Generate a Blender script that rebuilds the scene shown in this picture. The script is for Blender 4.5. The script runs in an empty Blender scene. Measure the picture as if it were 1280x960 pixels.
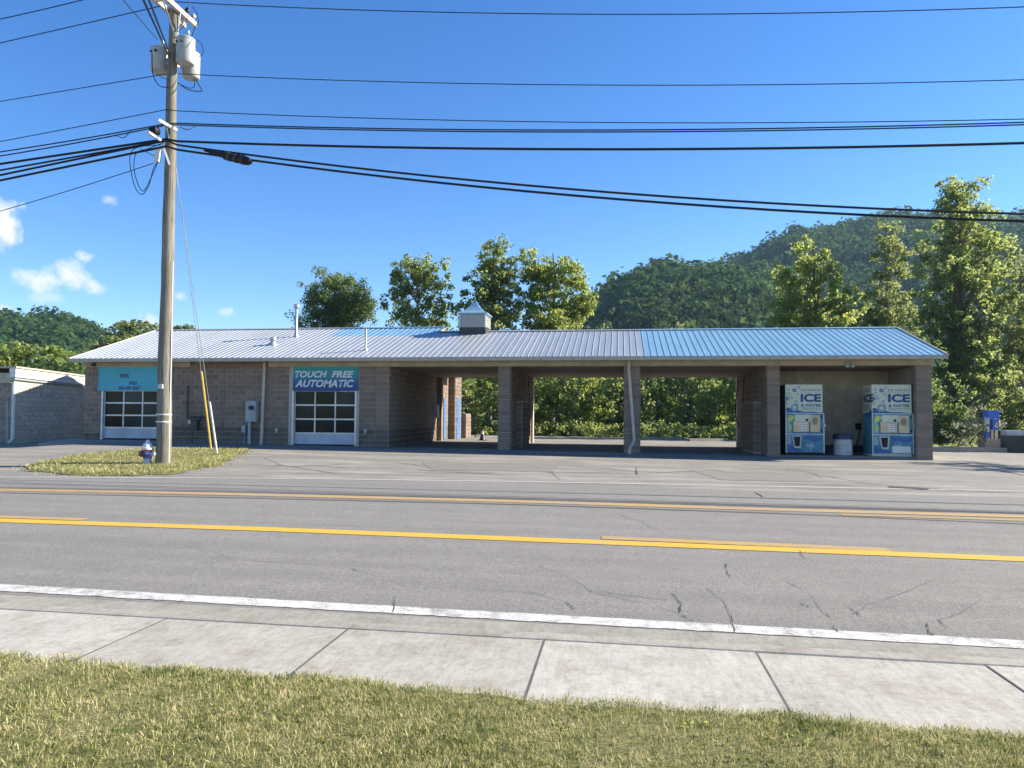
import bpy, bmesh, math, random
import numpy as np
from mathutils import Matrix, Vector
random.seed(7); RNG = np.random.default_rng(7)
SC = bpy.context.scene
COL = SC.collection
R = math.radians

# ------------------------------------------------------------------ camera
FPX = 930.0; PITCH = math.atan(.0415); ROLL = .0068; YAW = math.atan(134/930.)
CAM = np.array([0, 0, 1.5])
cf = np.array([-math.sin(YAW)*math.cos(PITCH), math.cos(YAW)*math.cos(PITCH), math.sin(PITCH)])
cr = np.array([math.cos(YAW), math.sin(YAW), 0]); cu = np.cross(cr, cf)
CR = cr*math.cos(ROLL)+cu*math.sin(ROLL); CU = -cr*math.sin(ROLL)+cu*math.cos(ROLL)
cd = bpy.data.cameras.new('camera'); cam = bpy.data.objects.new('camera', cd); COL.objects.link(cam)
cd.sensor_fit = 'HORIZONTAL'; cd.sensor_width = 36; cd.lens = 36*FPX/1280; cd.clip_start = .05; cd.clip_end = 6000
M = Matrix(((CR[0], CU[0], -cf[0], 0), (CR[1], CU[1], -cf[1], 0), (CR[2], CU[2], -cf[2], 1.5), (0, 0, 0, 1)))
cam.matrix_world = M
SC.camera = cam

# ------------------------------------------------------------------ sun, sky, exposure
SUNV = Vector((1.66, .53, 1)).normalized()
EL = math.asin(SUNV.z); AZ = math.atan2(SUNV.x, SUNV.y)
SC.view_settings.view_transform = 'Standard'; SC.view_settings.look = 'None'
SC.view_settings.gamma = 1; SC.view_settings.use_curve_mapping = False
SC.view_settings.exposure = 1.38
SC.cycles.diffuse_bounces = 8; SC.cycles.max_bounces = 12; SC.cycles.transmission_bounces = 12
sl = bpy.data.lights.new('sun', 'SUN'); sl.energy = 4.8; sl.angle = R(.5); sl.color = (1, .92, .78)
so = bpy.data.objects.new('sun', sl); COL.objects.link(so)
so.rotation_mode = 'QUATERNION'; so.rotation_quaternion = SUNV.to_track_quat('Z', 'Y'); so.location = (60, 20, 60)

W = bpy.data.worlds.new('World'); SC.world = W; W.use_nodes = True
wn = W.node_tree; wn.nodes.clear()
def wnode(t, **k):
    n = wn.nodes.new(t)
    for a, b in k.items(): setattr(n, a, b)
    return n
def wlink(a, b): wn.links.new(a, b)
sky = wnode('ShaderNodeTexSky', sky_type='NISHITA', sun_disc=False, sun_elevation=EL, sun_rotation=AZ,
            altitude=900, air_density=1.0, dust_density=.05, ozone_density=2.6)
hsv = wnode('ShaderNodeHueSaturation'); hsv.inputs['Saturation'].default_value = 1.31; hsv.inputs['Hue'].default_value = .510
wlink(sky.outputs[0], hsv.inputs['Color'])
bg = wnode('ShaderNodeBackground'); bg.inputs[1].default_value = .088
wlink(hsv.outputs[0], bg.inputs[0])

def ray(x, y):
    return cf+CR*(x-640)/FPX-CU*(y-480)/FPX
def at(x, y, Y):
    d = ray(x, y); return CAM+d*(Y/d[1])
def atx(x, y, X):
    d = ray(x, y); return CAM+d*(X/d[0])

# clouds: soft cumulus puffs low in the sky, as directions on the sky
tc = wnode('ShaderNodeTexCoord')
nz = wnode('ShaderNodeTexNoise'); nz.inputs['Scale'].default_value = 38; nz.inputs['Detail'].default_value = 7; nz.inputs['Roughness'].default_value = .62
wlink(tc.outputs['Generated'], nz.inputs['Vector'])
def wmath(op, a, b=None, c=None):
    n = wnode('ShaderNodeMath', operation=op)
    for i, v in enumerate((a, b, c)):
        if v is None: continue
        if isinstance(v, (int, float)): n.inputs[i].default_value = v
        else: wlink(v, n.inputs[i])
    return n.outputs[0]
def wdot(v):
    n = wnode('ShaderNodeVectorMath', operation='DOT_PRODUCT'); wlink(tc.outputs['Generated'], n.inputs[0]); n.inputs[1].default_value = v
    return n.outputs['Value']
mask = None
CLOUDS = [(6, 279, 17, 25, 1), (-20, 290, 24, 26, 1), (52, 349, 32, 13, .85), (92, 345, 22, 20, 1), (113, 356, 16, 11, .9), (104, 322, 10, 8, .8), (98, 336, 10, 13, .8), (137, 250, 9, 6, .45),
          (224, 370, 9, 6, .6), (283, 390, 9, 6, .55), (190, 402, 16, 13, .7), (232, 412, 10, 5, .7), (2, 386, 14, 6, .8), (64, 372, 18, 6, .4)]
for (px, py, rx, ry, wgt) in CLOUDS:
    c = Vector(ray(px, py)).normalized(); r_ = Vector((c.y, -c.x, 0)).normalized(); u_ = r_.cross(c)
    dc = wdot(c); k = FPX*.96
    a = wmath('MULTIPLY', wmath('DIVIDE', wdot(r_), dc), k/rx); b = wmath('MULTIPLY', wmath('DIVIDE', wdot(u_), dc), k/ry)
    d = wmath('SQRT', wmath('ADD', wmath('MULTIPLY', a, a), wmath('MULTIPLY', b, b)))
    v = wmath('SUBTRACT', 1.0, d)
    v = wmath('MULTIPLY_ADD', wmath('SUBTRACT', nz.outputs[0], .5), 3.2, v)
    v = wmath('MULTIPLY', wmath('MINIMUM', wmath('MAXIMUM', wmath('MULTIPLY', v, 1.15), 0), 1), wgt)
    v = wmath('MULTIPLY', v, wmath('GREATER_THAN', dc, .5))
    mask = v if mask is None else wmath('MAXIMUM', mask, v)
cbg = wnode('ShaderNodeBackground'); cbg.inputs[0].default_value = (.95, .95, 1, 1); cbg.inputs[1].default_value = .46
mx = wnode('ShaderNodeMixShader'); wlink(mask, mx.inputs[0]); wlink(bg.outputs[0], mx.inputs[1]); wlink(cbg.outputs[0], mx.inputs[2])
wo = wnode('ShaderNodeOutputWorld'); wlink(mx.outputs[0], wo.inputs[0])

# ------------------------------------------------------------------ materials
class NT:
    def __init__(s, name):
        s.m = bpy.data.materials.new(name); s.m.use_nodes = True; s.t = s.m.node_tree; s.t.nodes.clear()
        s.out = s.n('ShaderNodeOutputMaterial')
    def n(s, t, **k):
        q = s.t.nodes.new(t)
        for a, b in k.items(): setattr(q, a, b)
        return q
    def l(s, a, b): s.t.links.new(a, b)
    def noise(s, scale, detail=4, rough=.6, vec=None, stretch=None, coord='Object'):
        q = s.n('ShaderNodeTexNoise'); q.inputs['Scale'].default_value = scale; q.inputs['Detail'].default_value = detail; q.inputs['Roughness'].default_value = rough
        if vec is None:
            if not hasattr(s, 'geo'): s.geo = s.n('ShaderNodeNewGeometry')
            vec = s.geo.outputs['Position']
        if stretch:
            mp = s.n('ShaderNodeMapping'); mp.inputs['Scale'].default_value = stretch; s.l(vec, mp.inputs['Vector']); vec = mp.outputs[0]
        s.l(vec, q.inputs['Vector']); return q.outputs[0]
    def ramp(s, f, stops):
        q = s.n('ShaderNodeValToRGB'); e = q.color_ramp.elements
        while len(e) < len(stops): e.new(.5)
        for el, (p, c) in zip(e, stops): el.position = p; el.color = c if len(c) == 4 else (*c, 1)
        s.l(f, q.inputs[0]); return q.outputs[0]
    def mix(s, f, a, b, mode='MIX'):
        q = s.n('ShaderNodeMix', data_type='RGBA', blend_type=mode)
        for i, v in ((0, f), (6, a), (7, b)):
            if isinstance(v, (int, float)): q.inputs[i].default_value = v
            elif isinstance(v, tuple): q.inputs[i].default_value = (*v[:3], 1)
            else: s.l(v, q.inputs[i])
        return q.outputs[2]
    def bsdf(s, col, rough=.8, metal=0, spec=.5, bump=None, bstr=.3, bdist=.02):
        p = s.n('ShaderNodeBsdfPrincipled'); p.inputs['Roughness'].default_value = rough; p.inputs['Metallic'].default_value = metal
        p.inputs['Specular IOR Level'].default_value = spec
        if isinstance(col, tuple): p.inputs['Base Color'].default_value = (*col[:3], 1)
        else: s.l(col, p.inputs['Base Color'])
        if bump is not None:
            b = s.n('ShaderNodeBump'); b.inputs['Strength'].default_value = bstr; b.inputs['Distance'].default_value = bdist
            s.l(bump, b.inputs['Height']); s.l(b.outputs[0], p.inputs['Normal'])
        s.l(p.outputs[0], s.out.inputs[0]); return p

def sc3(c, k): return tuple(min(1, v*k) for v in c)
def mat_plain(name, col, rough=.6, metal=0, spec=.5, var=.18, scale=6., dirt=0):
    t = NT(name); n = t.noise(scale, 5)
    c = t.ramp(n, [(.3, sc3(col, 1-var)), (.7, sc3(col, 1+var))])
    if dirt:
        d = t.noise(1.3, 6, .7); c = t.mix(t.ramp(d, [(.48, (0, 0, 0)), (.75, (dirt,)*3)]), c, (.12, .10, .08))
    t.bsdf(c, rough, metal, spec, bump=t.noise(scale*12, 2), bstr=.08, bdist=.005); return t.m

def mat_asphalt(name, col, patch=.25, wear=None, streak=0):
    t = NT(name)
    big = t.noise(.35, 5, .65); mid = t.noise(2.2, 5, .7); fine = t.noise(62, 4, .9); fine2 = t.noise(24, 5, .8)
    c = t.ramp(big, [(.32, sc3(col, 1-patch)), (.68, sc3(col, 1+patch))])
    c = t.mix(.5, c, t.ramp(mid, [(.3, sc3(col, .86)), (.7, sc3(col, 1.14))]))
    c = t.mix(.65, c, t.ramp(fine, [(.41, (.25, .245, .24)), (.57, (1.0, 1.0, 1.0))]), 'MULTIPLY')
    c = t.mix(.5, c, t.ramp(fine2, [(.40, (.66, .66, .655)), (.56, (1, 1, 1))]), 'MULTIPLY')
    if streak:
        s1 = t.noise(1.0, 4, .6, stretch=(.07, 2.4, 1))
        c = t.mix(streak, c, t.ramp(s1, [(.38, (.62, .62, .62)), (.62, (1, 1, 1))]), 'MULTIPLY')
    if wear is not None:
        c = t.mix(t.ramp(t.noise(1.2, 6, .7, stretch=(.25, 1, 1)), [(.5, (0, 0, 0)), (.72, (.8, .8, .8))]), c, wear)
    t.bsdf(c, .9, 0, .25, bump=fine2, bstr=.5, bdist=.012); return t.m

def mat_concrete(name, col):
    t = NT(name)
    big = t.noise(.9, 6, .7); fine = t.noise(60, 4, .8); br = t.noise(9, 5, .7, stretch=(3, .5, 1)); sp = t.noise(16, 6, .75)
    c = t.ramp(big, [(.3, sc3(col, .84)), (.7, sc3(col, 1.12))])
    c = t.mix(.6, c, t.ramp(br, [(.33, (.72, .70, .66)), (.6, (1, 1, 1))]), 'MULTIPLY')
    c = t.mix(.6, c, t.ramp(fine, [(.34, (.7, .69, .67)), (.6, (1, 1, 1))]), 'MULTIPLY')
    c = t.mix(.5, c, t.ramp(sp, [(.36, (.66, .64, .6)), (.5, (1, 1, 1))]), 'MULTIPLY')
    oi = t.n('ShaderNodeObjectInfo'); c = t.mix(1.0, c, t.ramp(oi.outputs['Random'], [(0, (.86, .85, .83)), (1, (1, 1, 1))]), 'MULTIPLY')
    st_ = t.noise(2.6, 7, .75); c = t.mix(.55, c, t.ramp(st_, [(.36, (.66, .62, .55)), (.52, (1, 1, 1))]), 'MULTIPLY')
    t.bsdf(c, .9, 0, .3, bump=fine, bstr=.35, bdist=.008); return t.m

def mat_paint(name, col, base, th=.47, sharp=.09):
    t = NT(name)
    a = t.noise(7, 6, .75); f = t.noise(55, 4, .8); g_ = t.noise(.6, 3)
    m1 = t.mix(.22, t.mix(.4, a, f), g_)
    k = t.ramp(m1, [(th-sharp, (0, 0, 0)), (th+sharp, (1, 1, 1))])
    c = t.mix(k, base, t.ramp(f, [(.3, sc3(col, .8)), (.7, sc3(col, 1.08))]))
    t.bsdf(c, .8, 0, .3, bump=f, bstr=.35, bdist=.006); return t.m

def mat_block(name, col, var=.15, island=False):
    t = NT(name)
    if island:
        g2 = t.n('ShaderNodeNewGeometry'); rnd = g2.outputs['Random Per Island']
    else:
        oi = t.n('ShaderNodeObjectInfo'); rnd = oi.outputs['Random']
    f = t.noise(45, 5, .8); b = t.noise(1.6, 5, .7)
    c = t.ramp(rnd, [(0, sc3(col, 1-var)), (.5, col), (1, (min(1, col[0]*(1+var)), col[1]*(1+var*.9), col[2]*(1+var*.8)))])
    c = t.mix(.55, c, t.ramp(f, [(.33, (.6, .58, .56)), (.62, (1, 1, 1))]), 'MULTIPLY')
    c = t.mix(.35, c, t.ramp(b, [(.35, (.6, .57, .53)), (.6, (1, 1, 1))]), 'MULTIPLY')
    t.bsdf(c, .95, 0, .2, bump=f, bstr=.7, bdist=.02); return t.m

def mat_leaf(name, dark, light, trans, tw=.4, nsc=.55, nw=.45, rough=.5, spec=.35):
    t = NT(name); g2 = t.n('ShaderNodeNewGeometry'); rnd = g2.outputs['Random Per Island']
    n = t.noise(nsc, 3)
    n = t.ramp(n, [(.3, (0, 0, 0)), (.7, (1, 1, 1))]); f = t.mix(nw, rnd, n)
    c = t.ramp(f, [(.2, dark), (.8, light)])
    p = t.n('ShaderNodeBsdfPrincipled'); p.inputs['Roughness'].default_value = rough; p.inputs['Specular IOR Level'].default_value = spec
    t.l(c, p.inputs['Base Color'])
    tr = t.n('ShaderNodeBsdfTranslucent'); t.l(t.mix(.8, c, trans), tr.inputs[0])
    m = t.n('ShaderNodeMixShader'); m.inputs[0].default_value = tw
    t.l(p.outputs[0], m.inputs[1]); t.l(tr.outputs[0], m.inputs[2]); t.l(m.outputs[0], t.out.inputs[0]); return t.m

def mat_grass(name):
    t = NT(name); g2 = t.n('ShaderNodeNewGeometry'); rnd = g2.outputs['Random Per Island']
    n = t.mix(.5, t.noise(1.9, 5, .75), t.noise(9, 4, .7)); n = t.ramp(n, [(.34, (0, 0, 0)), (.62, (1, 1, 1))]); f = t.mix(.5, rnd, n)
    c = t.ramp(f, [(.14, (.055, .105, .02)), (.36, (.15, .20, .045)), (.54, (.43, .40, .155)), (.82, (.66, .57, .31))])
    p = t.n('ShaderNodeBsdfPrincipled'); p.inputs['Roughness'].default_value = .65; p.inputs['Specular IOR Level'].default_value = .2; t.l(c, p.inputs['Base Color'])
    tr = t.n('ShaderNodeBsdfTranslucent'); t.l(c, tr.inputs[0])
    m = t.n('ShaderNodeMixShader'); m.inputs[0].default_value = .35
    t.l(p.outputs[0], m.inputs[1]); t.l(tr.outputs[0], m.inputs[2]); t.l(m.outputs[0], t.out.inputs[0]); return t.m

def mat_soil(name, a, b, sc=3):
    t = NT(name); n = t.noise(sc, 6, .7); f = t.noise(40, 4, .8)
    c = t.mix(.5, t.ramp(n, [(.3, a), (.7, b)]), t.ramp(f, [(.3, (.55, .55, .5)), (.65, (1, 1, 1))]), 'MULTIPLY')
    t.bsdf(c, .95, 0, .1, bump=f, bstr=.6, bdist=.03); return t.m

def mat_wood(name):
    t = NT(name)
    g1 = t.noise(6, 6, .7, stretch=(4, 4, .22)); g2 = t.noise(26, 4, .7, stretch=(3, 3, .12)); b = t.noise(.9, 4)
    c = t.ramp(g1, [(.3, (.14, .126, .10)), (.5, (.255, .238, .195)), (.72, (.36, .34, .285))])
    c = t.mix(.6, c, t.ramp(g2, [(.36, (.35, .32, .28)), (.56, (1, 1, 1))]), 'MULTIPLY')
    c = t.mix(.4, c, t.ramp(b, [(.35, (.6, .6, .55)), (.65, (1, 1, 1))]), 'MULTIPLY')
    t.bsdf(c, .9, 0, .2, bump=g2, bstr=.6, bdist=.02); return t.m

def mat_roof(name, col, metal=.25, rough=.42):
    t = NT(name)
    oi = t.n('ShaderNodeObjectInfo')
    n = t.noise(1.2, 6, .7, stretch=(3, .4, .4)); f = t.noise(14, 5, .7)
    c = t.ramp(n, [(.3, sc3(col, .85)), (.7, sc3(col, 1.08))])
    c = t.mix(.35, c, t.ramp(f, [(.36, (.78, .78, .78)), (.6, (1, 1, 1))]), 'MULTIPLY')
    c = t.mix(.5, c, t.ramp(oi.outputs['Random'], [(0, (.86, .87, .88)), (1, (1, 1, 1))]), 'MULTIPLY')
    t.bsdf(c, rough, metal, .5, bump=n, bstr=.1, bdist=.01); return t.m

def mat_glass_dark(name):
    t = NT(name); oi = t.n('ShaderNodeObjectInfo'); n = t.noise(.9, 4)
    c = t.ramp(t.mix(.5, oi.outputs['Random'], n), [(.3, (.006, .009, .012)), (.55, (.018, .022, .024)), (.75, (.045, .055, .062))])  # uneven reflections painted into the glass colour, differing by pane
    t.bsdf(c, .1, 0, .10, bump=t.noise(1.5, 2), bstr=.05, bdist=.02); return t.m

MAT = dict(
    road=mat_asphalt('road_asphalt', (.30, .283, .25), .07, streak=.28),
    dirt=mat_plain('joint_dirt', (.20, .165, .12), .95, var=.4),
    hairline=mat_plain('hairline_crack', (.10, .095, .088), .9, var=.35),
    seam=mat_asphalt('dark_asphalt', (.19, .175, .155), .2, streak=.4),
    lot=mat_asphalt('lot_asphalt', (.335, .31, .268), .27, wear=(.40, .36, .295), streak=.5),
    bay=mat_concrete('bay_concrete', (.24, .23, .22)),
    walk=mat_concrete('walk_concrete', (.50, .475, .415)),
    kerb=mat_concrete('kerb_concrete', (.37, .35, .305)),
    pad=mat_concrete('pad_concrete', (.42, .40, .36)),
    white=mat_paint('white_line_paint', (.60, .585, .55), (.27, .255, .23), .475, .05),
    whitefar=mat_paint('faded_white_paint', (.47, .46, .43), (.34, .325, .3), .52),
    yellow=mat_paint('yellow_line_paint', (.60, .37, .045), (.27, .25, .21), .385),
    yellowold=mat_paint('worn_yellow_paint', (.46, .29, .085), (.27, .24, .2), .47),
    crack=mat_plain('crack_tar', (.035, .033, .03), .9, var=.3),
    block=mat_block('split_face_block', (.285, .222, .178)),
    blocks=mat_block('split_face_block_run', (.285, .222, .178), island=True),
    blockd=mat_block('dirty_block', (.185, .155, .13)),
    blockds=mat_block('dirty_block_run', (.185, .155, .13), island=True),
    mortar=mat_plain('mortar', (.48, .42, .36), .95, spec=.2, scale=20),
    stucco=mat_plain('tan_wall_paint', (.62, .54, .42), .9, spec=.2, scale=3, dirt=.3),
    beam=mat_plain('beige_fascia', (.43, .37, .27), .7, scale=2.5, dirt=.25),
    soffit=mat_plain('soffit_panel', (.33, .28, .2), .8, scale=2),
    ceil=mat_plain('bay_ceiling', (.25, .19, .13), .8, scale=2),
    silver=mat_roof('silver_roof_sheet', (.385, .41, .425)),
    blue=mat_roof('blue_roof_sheet', (.245, .42, .53), .15, .4),
    bluepale=mat_roof('pale_blue_roof_sheet', (.20, .37, .52), .2, .4),
    trim=mat_plain('roof_trim', (.42, .37, .29), .6, .1),
    alum=mat_plain('aluminium_frame', (.55, .57, .58), .4, .4, scale=3),
    doorp=mat_plain('white_door_panel', (.44, .49, .54), .5, scale=2),
    glass=mat_glass_dark('dark_glass'),
    galv=mat_plain('galvanised_steel', (.42, .44, .45), .45, .6),
    tankw=mat_plain('transformer_grey_paint', (.38, .39, .385), .45, scale=4),
    black=mat_plain('black_rubber', (.012, .012, .016), .6, spec=.3),
    dkmetal=mat_plain('dark_metal', (.05, .052, .055), .5, .3),
    wood=mat_wood('weathered_pole_wood'),
    arm=mat_plain('sun_bleached_timber', (.55, .50, .42), .85, scale=8),
    ygd=mat_plain('yellow_guard', (.80, .50, .04), .5),
    wht=mat_plain('white_plastic', (.66, .66, .64), .45, var=.06),
    dpipe=mat_plain('downpipe_paint', (.46, .43, .37), .55, dirt=.2),
    drum=mat_plain('grey_white_drum', (.46, .47, .45), .5, dirt=.3),
    offw=mat_plain('off_white_paint', (.55, .54, .50), .55, var=.08),
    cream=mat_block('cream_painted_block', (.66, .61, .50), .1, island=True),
    creamshade=mat_block('shaded_cream_block', (.34, .31, .26), .15, island=True),  # the cream block again, with the street front's shade put into the colour
    whfas=mat_plain('white_metal_fascia', (.66, .65, .62), .45, scale=2),
    grey=mat_plain('grey_enamel', (.32, .37, .38), .5, scale=5),
    red=mat_plain('red_paint', (.50, .05, .05), .45),
    hblue=mat_plain('hydrant_blue', (.10, .15, .52), .45),
    hbase=mat_plain('hydrant_pale_blue', (.40, .50, .55), .5),
    navy=mat_plain('navy_paint', (.015, .022, .06), .5),
    signblue=mat_plain('turquoise_sign', (.065, .40, .52), .5, var=.08, scale=1.5),
    teal=mat_plain('teal_print', (.02, .30, .33), .45, var=.05),
    signlet=mat_plain('silver_letters', (.66, .72, .74), .5, var=.05),
    vblue=mat_plain('vacuum_blue', (.03, .12, .52), .4),
    tancon=mat_concrete('tan_concrete', (.40, .33, .26)),
    dgrey=mat_concrete('shaded_grey_retaining', (.10, .105, .10)),  # dark grey wall, darkened further to paint in the foliage shade
    print=mat_plain('pale_print', (.60, .62, .47), .4, var=.06, scale=3),
    pnavy=mat_plain('navy_print', (.012, .05, .19), .4, var=.05),
    pblue=mat_plain('water_blue_print', (.03, .215, .30), .35, var=.45, scale=5),
    pdeep=mat_plain('deep_blue_print', (.015, .09, .30), .35, var=.4, scale=7),
    pcube=mat_plain('ice_print', (.26, .36, .40), .4, var=.35, scale=16),
    pgreen=mat_plain('yellow_green_print', (.50, .56, .12), .4, var=.3, scale=12),
    steel=mat_plain('brushed_steel', (.40, .34, .26), .3, .75, scale=3),
    bluedoor=mat_plain('blue_door', (.07, .18, .40), .5),
    grass=mat_grass('grass_blades'),
    turf=mat_soil('turf_soil', (.13, .14, .05), (.30, .26, .12), 5),
    earth=mat_soil('earth', (.09, .10, .04), (.16, .14, .075), .2),
    hill=mat_soil('hill_floor', (.02, .03, .012), (.03, .045, .018), .02),
    bark=mat_plain('bark', (.16, .13, .10), .95, spec=.1, var=.4, scale=9),
    barkp=mat_plain('pale_bark', (.42, .38, .31), .9, spec=.1, var=.4, scale=5),
)
MAT['signgrad'] = None
def mat_gradsign():
    t = NT('teal_to_navy_print'); tcn = t.n('ShaderNodeTexCoord'); sp = t.n('ShaderNodeSeparateXYZ'); t.l(tcn.outputs['Generated'], sp.inputs[0])
    c = t.ramp(sp.outputs[2], [(.05, (.010, .045, .19)), (.40, (.012, .10, .27)), (.6, (.014, .23, .30)), (1, (.02, .30, .29))])
    t.bsdf(c, .45, 0, .5); return t.m
MAT['signgrad'] = mat_gradsign()
LEAF = dict(
    syc=mat_leaf('sycamore_leaf', (.055, .088, .028), (.165, .205, .075), (.50, .58, .17), .56),
    dark=mat_leaf('dark_leaf', (.036, .064, .022), (.105, .148, .054), (.32, .42, .12), .48),
    bright=mat_leaf('bright_leaf', (.072, .115, .026), (.185, .23, .068), (.57, .64, .16), .58),
    olive=mat_leaf('olive_leaf', (.06, .085, .032), (.155, .185, .075), (.47, .52, .17), .54),
    hill=mat_leaf('far_forest_leaf', (.010, .034, .013), (.085, .140, .046), (.15, .23, .06), .3, .15, .66, .95, .03),
    pale=mat_leaf('pale_blossom_leaf', (.16, .19, .10), (.48, .48, .36), (.4, .42, .25), .35),
)

# ------------------------------------------------------------------ builders
def tag(o, label=None, cat=None, group=None, kind=None):
    if label: o['label'] = label
    if cat: o['category'] = cat
    if group: o['group'] = group
    if kind: o['kind'] = kind
    return o
def thing(name, loc, label, cat, group=None):
    o = bpy.data.objects.new(name, None); COL.objects.link(o); o.location = loc; o.empty_display_size = .2
    o['root'] = 1; del o['root']
    return tag(o, label, cat, group)
def root_of(o):
    while o.parent: o = o.parent
    return o

class MB:
    def __init__(s): s.v = []; s.f = []
    def add(s, vs, fs):
        b = len(s.v); s.v += [tuple(map(float, p)) for p in vs]; s.f += [tuple(i+b for i in q) for q in fs]; return s
    def box(s, x0, x1, y0, y1, z0, z1):
        return s.add([(x0, y0, z0), (x1, y0, z0), (x1, y1, z0), (x0, y1, z0), (x0, y0, z1), (x1, y0, z1), (x1, y1, z1), (x0, y1, z1)],
                     [(0, 3, 2, 1), (4, 5, 6, 7), (0, 1, 5, 4), (1, 2, 6, 5), (2, 3, 7, 6), (3, 0, 4, 7)])
    def bar(s, a, b, w, h, up=(0, 0, 1)):
        a = Vector(a); b = Vector(b); d = (b-a).normalized(); up = Vector(up)
        x = d.cross(up).normalized(); z = x.cross(d)
        c = []
        for p in (a, b):
            for sx, sz in ((-1, -1), (1, -1), (1, 1), (-1, 1)): c.append(p+x*sx*w/2+z*sz*h/2)
        return s.add(c, [(0, 1, 2, 3), (7, 6, 5, 4), (0, 4, 5, 1), (1, 5, 6, 2), (2, 6, 7, 3), (3, 7, 4, 0)])
    def tube(s, pts, rad, n=8, cap=True):
        pts = [Vector(p) for p in pts]; m = len(pts)
        if not hasattr(rad, '__len__'): rad = [rad]*m
        vs = []; prev = None
        for i, p in enumerate(pts):
            d = (pts[min(i+1, m-1)]-pts[max(i-1, 0)]).normalized()
            if prev is None:
                ref = Vector((0, 0, 1)) if abs(d.z) < .9 else Vector((1, 0, 0)); x = d.cross(ref).normalized()
            else:
                x = prev-d*prev.dot(d); x = x.normalized() if x.length > 1e-6 else d.orthogonal().normalized()
            prev = x; y = d.cross(x)
            for k in range(n):
                a = 2*math.pi*k/n; vs.append(p+(x*math.cos(a)+y*math.sin(a))*rad[i])
        fs = [(i*n+k, i*n+(k+1) % n, (i+1)*n+(k+1) % n, (i+1)*n+k) for i in range(m-1) for k in range(n)]
        if cap: fs += [tuple(range(n-1, -1, -1)), tuple(range((m-1)*n, m*n))]
        return s.add(vs, fs)
    def lathe(s, c, prof, n=16, axis='z'):
        vs = []
        for r, h in prof:
            for k in range(n):
                a = 2*math.pi*k/n; x, y = r*math.cos(a), r*math.sin(a)
                vs.append((c[0]+x, c[1]+y, c[2]+h) if axis == 'z' else (c[0]+x, c[1]+h, c[2]+y) if axis == 'y' else (c[0]+h, c[1]+x, c[2]+y))
        m = len(prof)
        fs = [(i*n+k, i*n+(k+1) % n, (i+1)*n+(k+1) % n, (i+1)*n+k) for i in range(m-1) for k in range(n)]
        fs += [tuple(range(n-1, -1, -1)), tuple(range((m-1)*n, m*n))]
        return s.add(vs, fs)
    def prism(s, poly, a, b, axis='y'):      # poly in the two other axes
        n = len(poly)
        def P(u, v, w): return (u, w, v) if axis == 'y' else (w, u, v) if axis == 'x' else (u, v, w)
        vs = [P(u, v, a) for u, v in poly]+[P(u, v, b) for u, v in poly]
        fs = [tuple(range(n)), tuple(range(2*n-1, n-1, -1))]+[(i, i+n, (i+1) % n+n, (i+1) % n) for i in range(n)]
        return s.add(vs, fs)
    def build(s, name, mat, parent=None, origin=None, smooth=False, link=True):
        off = np.array(root_of(parent).location if parent else (origin if origin is not None else (0, 0, 0)))
        me = bpy.data.meshes.new(name); v = np.array(s.v)-off
        me.from_pydata([tuple(p) for p in v], [], s.f); me.materials.append(MAT[mat] if isinstance(mat, str) else mat)
        bm = bmesh.new(); bm.from_mesh(me); bmesh.ops.recalc_face_normals(bm, faces=bm.faces); bm.to_mesh(me); bm.free()
        if smooth:
            me.polygons.foreach_set('use_smooth', [True]*len(me.polygons))
            try: me.set_sharp_from_angle(angle=R(40))
            except Exception: pass
        o = bpy.data.objects.new(name, me)
        if link: COL.objects.link(o)
        if parent: o.parent = parent
        elif origin is not None: o.location = origin
        return o
def npmesh(name, V, F, mat, origin=(0, 0, 0), parent=None, smooth=False):
    V = np.asarray(V, np.float32)-np.array(root_of(parent).location if parent else origin, np.float32); F = np.asarray(F, np.int32); k = F.shape[1]
    me = bpy.data.meshes.new(name); me.vertices.add(len(V)); me.vertices.foreach_set('co', V.ravel())
    me.loops.add(F.size); me.loops.foreach_set('vertex_index', F.ravel())
    me.polygons.add(len(F)); me.polygons.foreach_set('loop_start', np.arange(0, F.size, k, dtype=np.int32)); me.polygons.foreach_set('loop_total', np.full(len(F), k, np.int32))
    if smooth: me.polygons.foreach_set('use_smooth', np.ones(len(F), bool))
    me.materials.append(MAT[mat] if isinstance(mat, str) else mat)
    me.update(calc_edges=True); me.validate()
    o = bpy.data.objects.new(name, me); COL.objects.link(o)
    if parent: o.parent = parent
    else: o.location = origin
    return o
def text(name, s, x, z, y, h, w, mat, parent, shear=0, bold=.0, depth=.004, axis='y', track=1.0):
    """letters on a plane facing the road; x,z lower-left corner; h cap height; w total width"""
    c = bpy.data.curves.new(name, 'FONT'); c.body = s; c.shear = shear; c.offset = bold; c.extrude = 0; c.resolution_u = 3; c.space_character = track
    o = bpy.data.objects.new(name, c); COL.objects.link(o)
    dg = bpy.context.evaluated_depsgraph_get(); me = bpy.data.meshes.new_from_object(o.evaluated_get(dg)); bpy.data.objects.remove(o)
    v = np.zeros(len(me.vertices)*3); me.vertices.foreach_get('co', v); v = v.reshape(-1, 3)
    mn = v.min(0); mxx = v.max(0); u = (v[:, 0]-mn[0])/(mxx[0]-mn[0])*w; t = (v[:, 1]-mn[1])/(mxx[1]-mn[1])*h
    off = np.array(root_of(parent).location)
    if axis == 'y': q = np.stack([x+u, np.full(len(u), y), z+t], 1)-off
    else: q = np.stack([np.full(len(u), y), x-u, z+t], 1)-off    # on a face looking towards -x
    me.vertices.foreach_set('co', q.ravel().astype(np.float32)); me.materials.clear(); me.materials.append(MAT[mat]); me.update()
    o = bpy.data.objects.new(name, me); COL.objects.link(o); o.parent = parent
    return o

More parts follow.
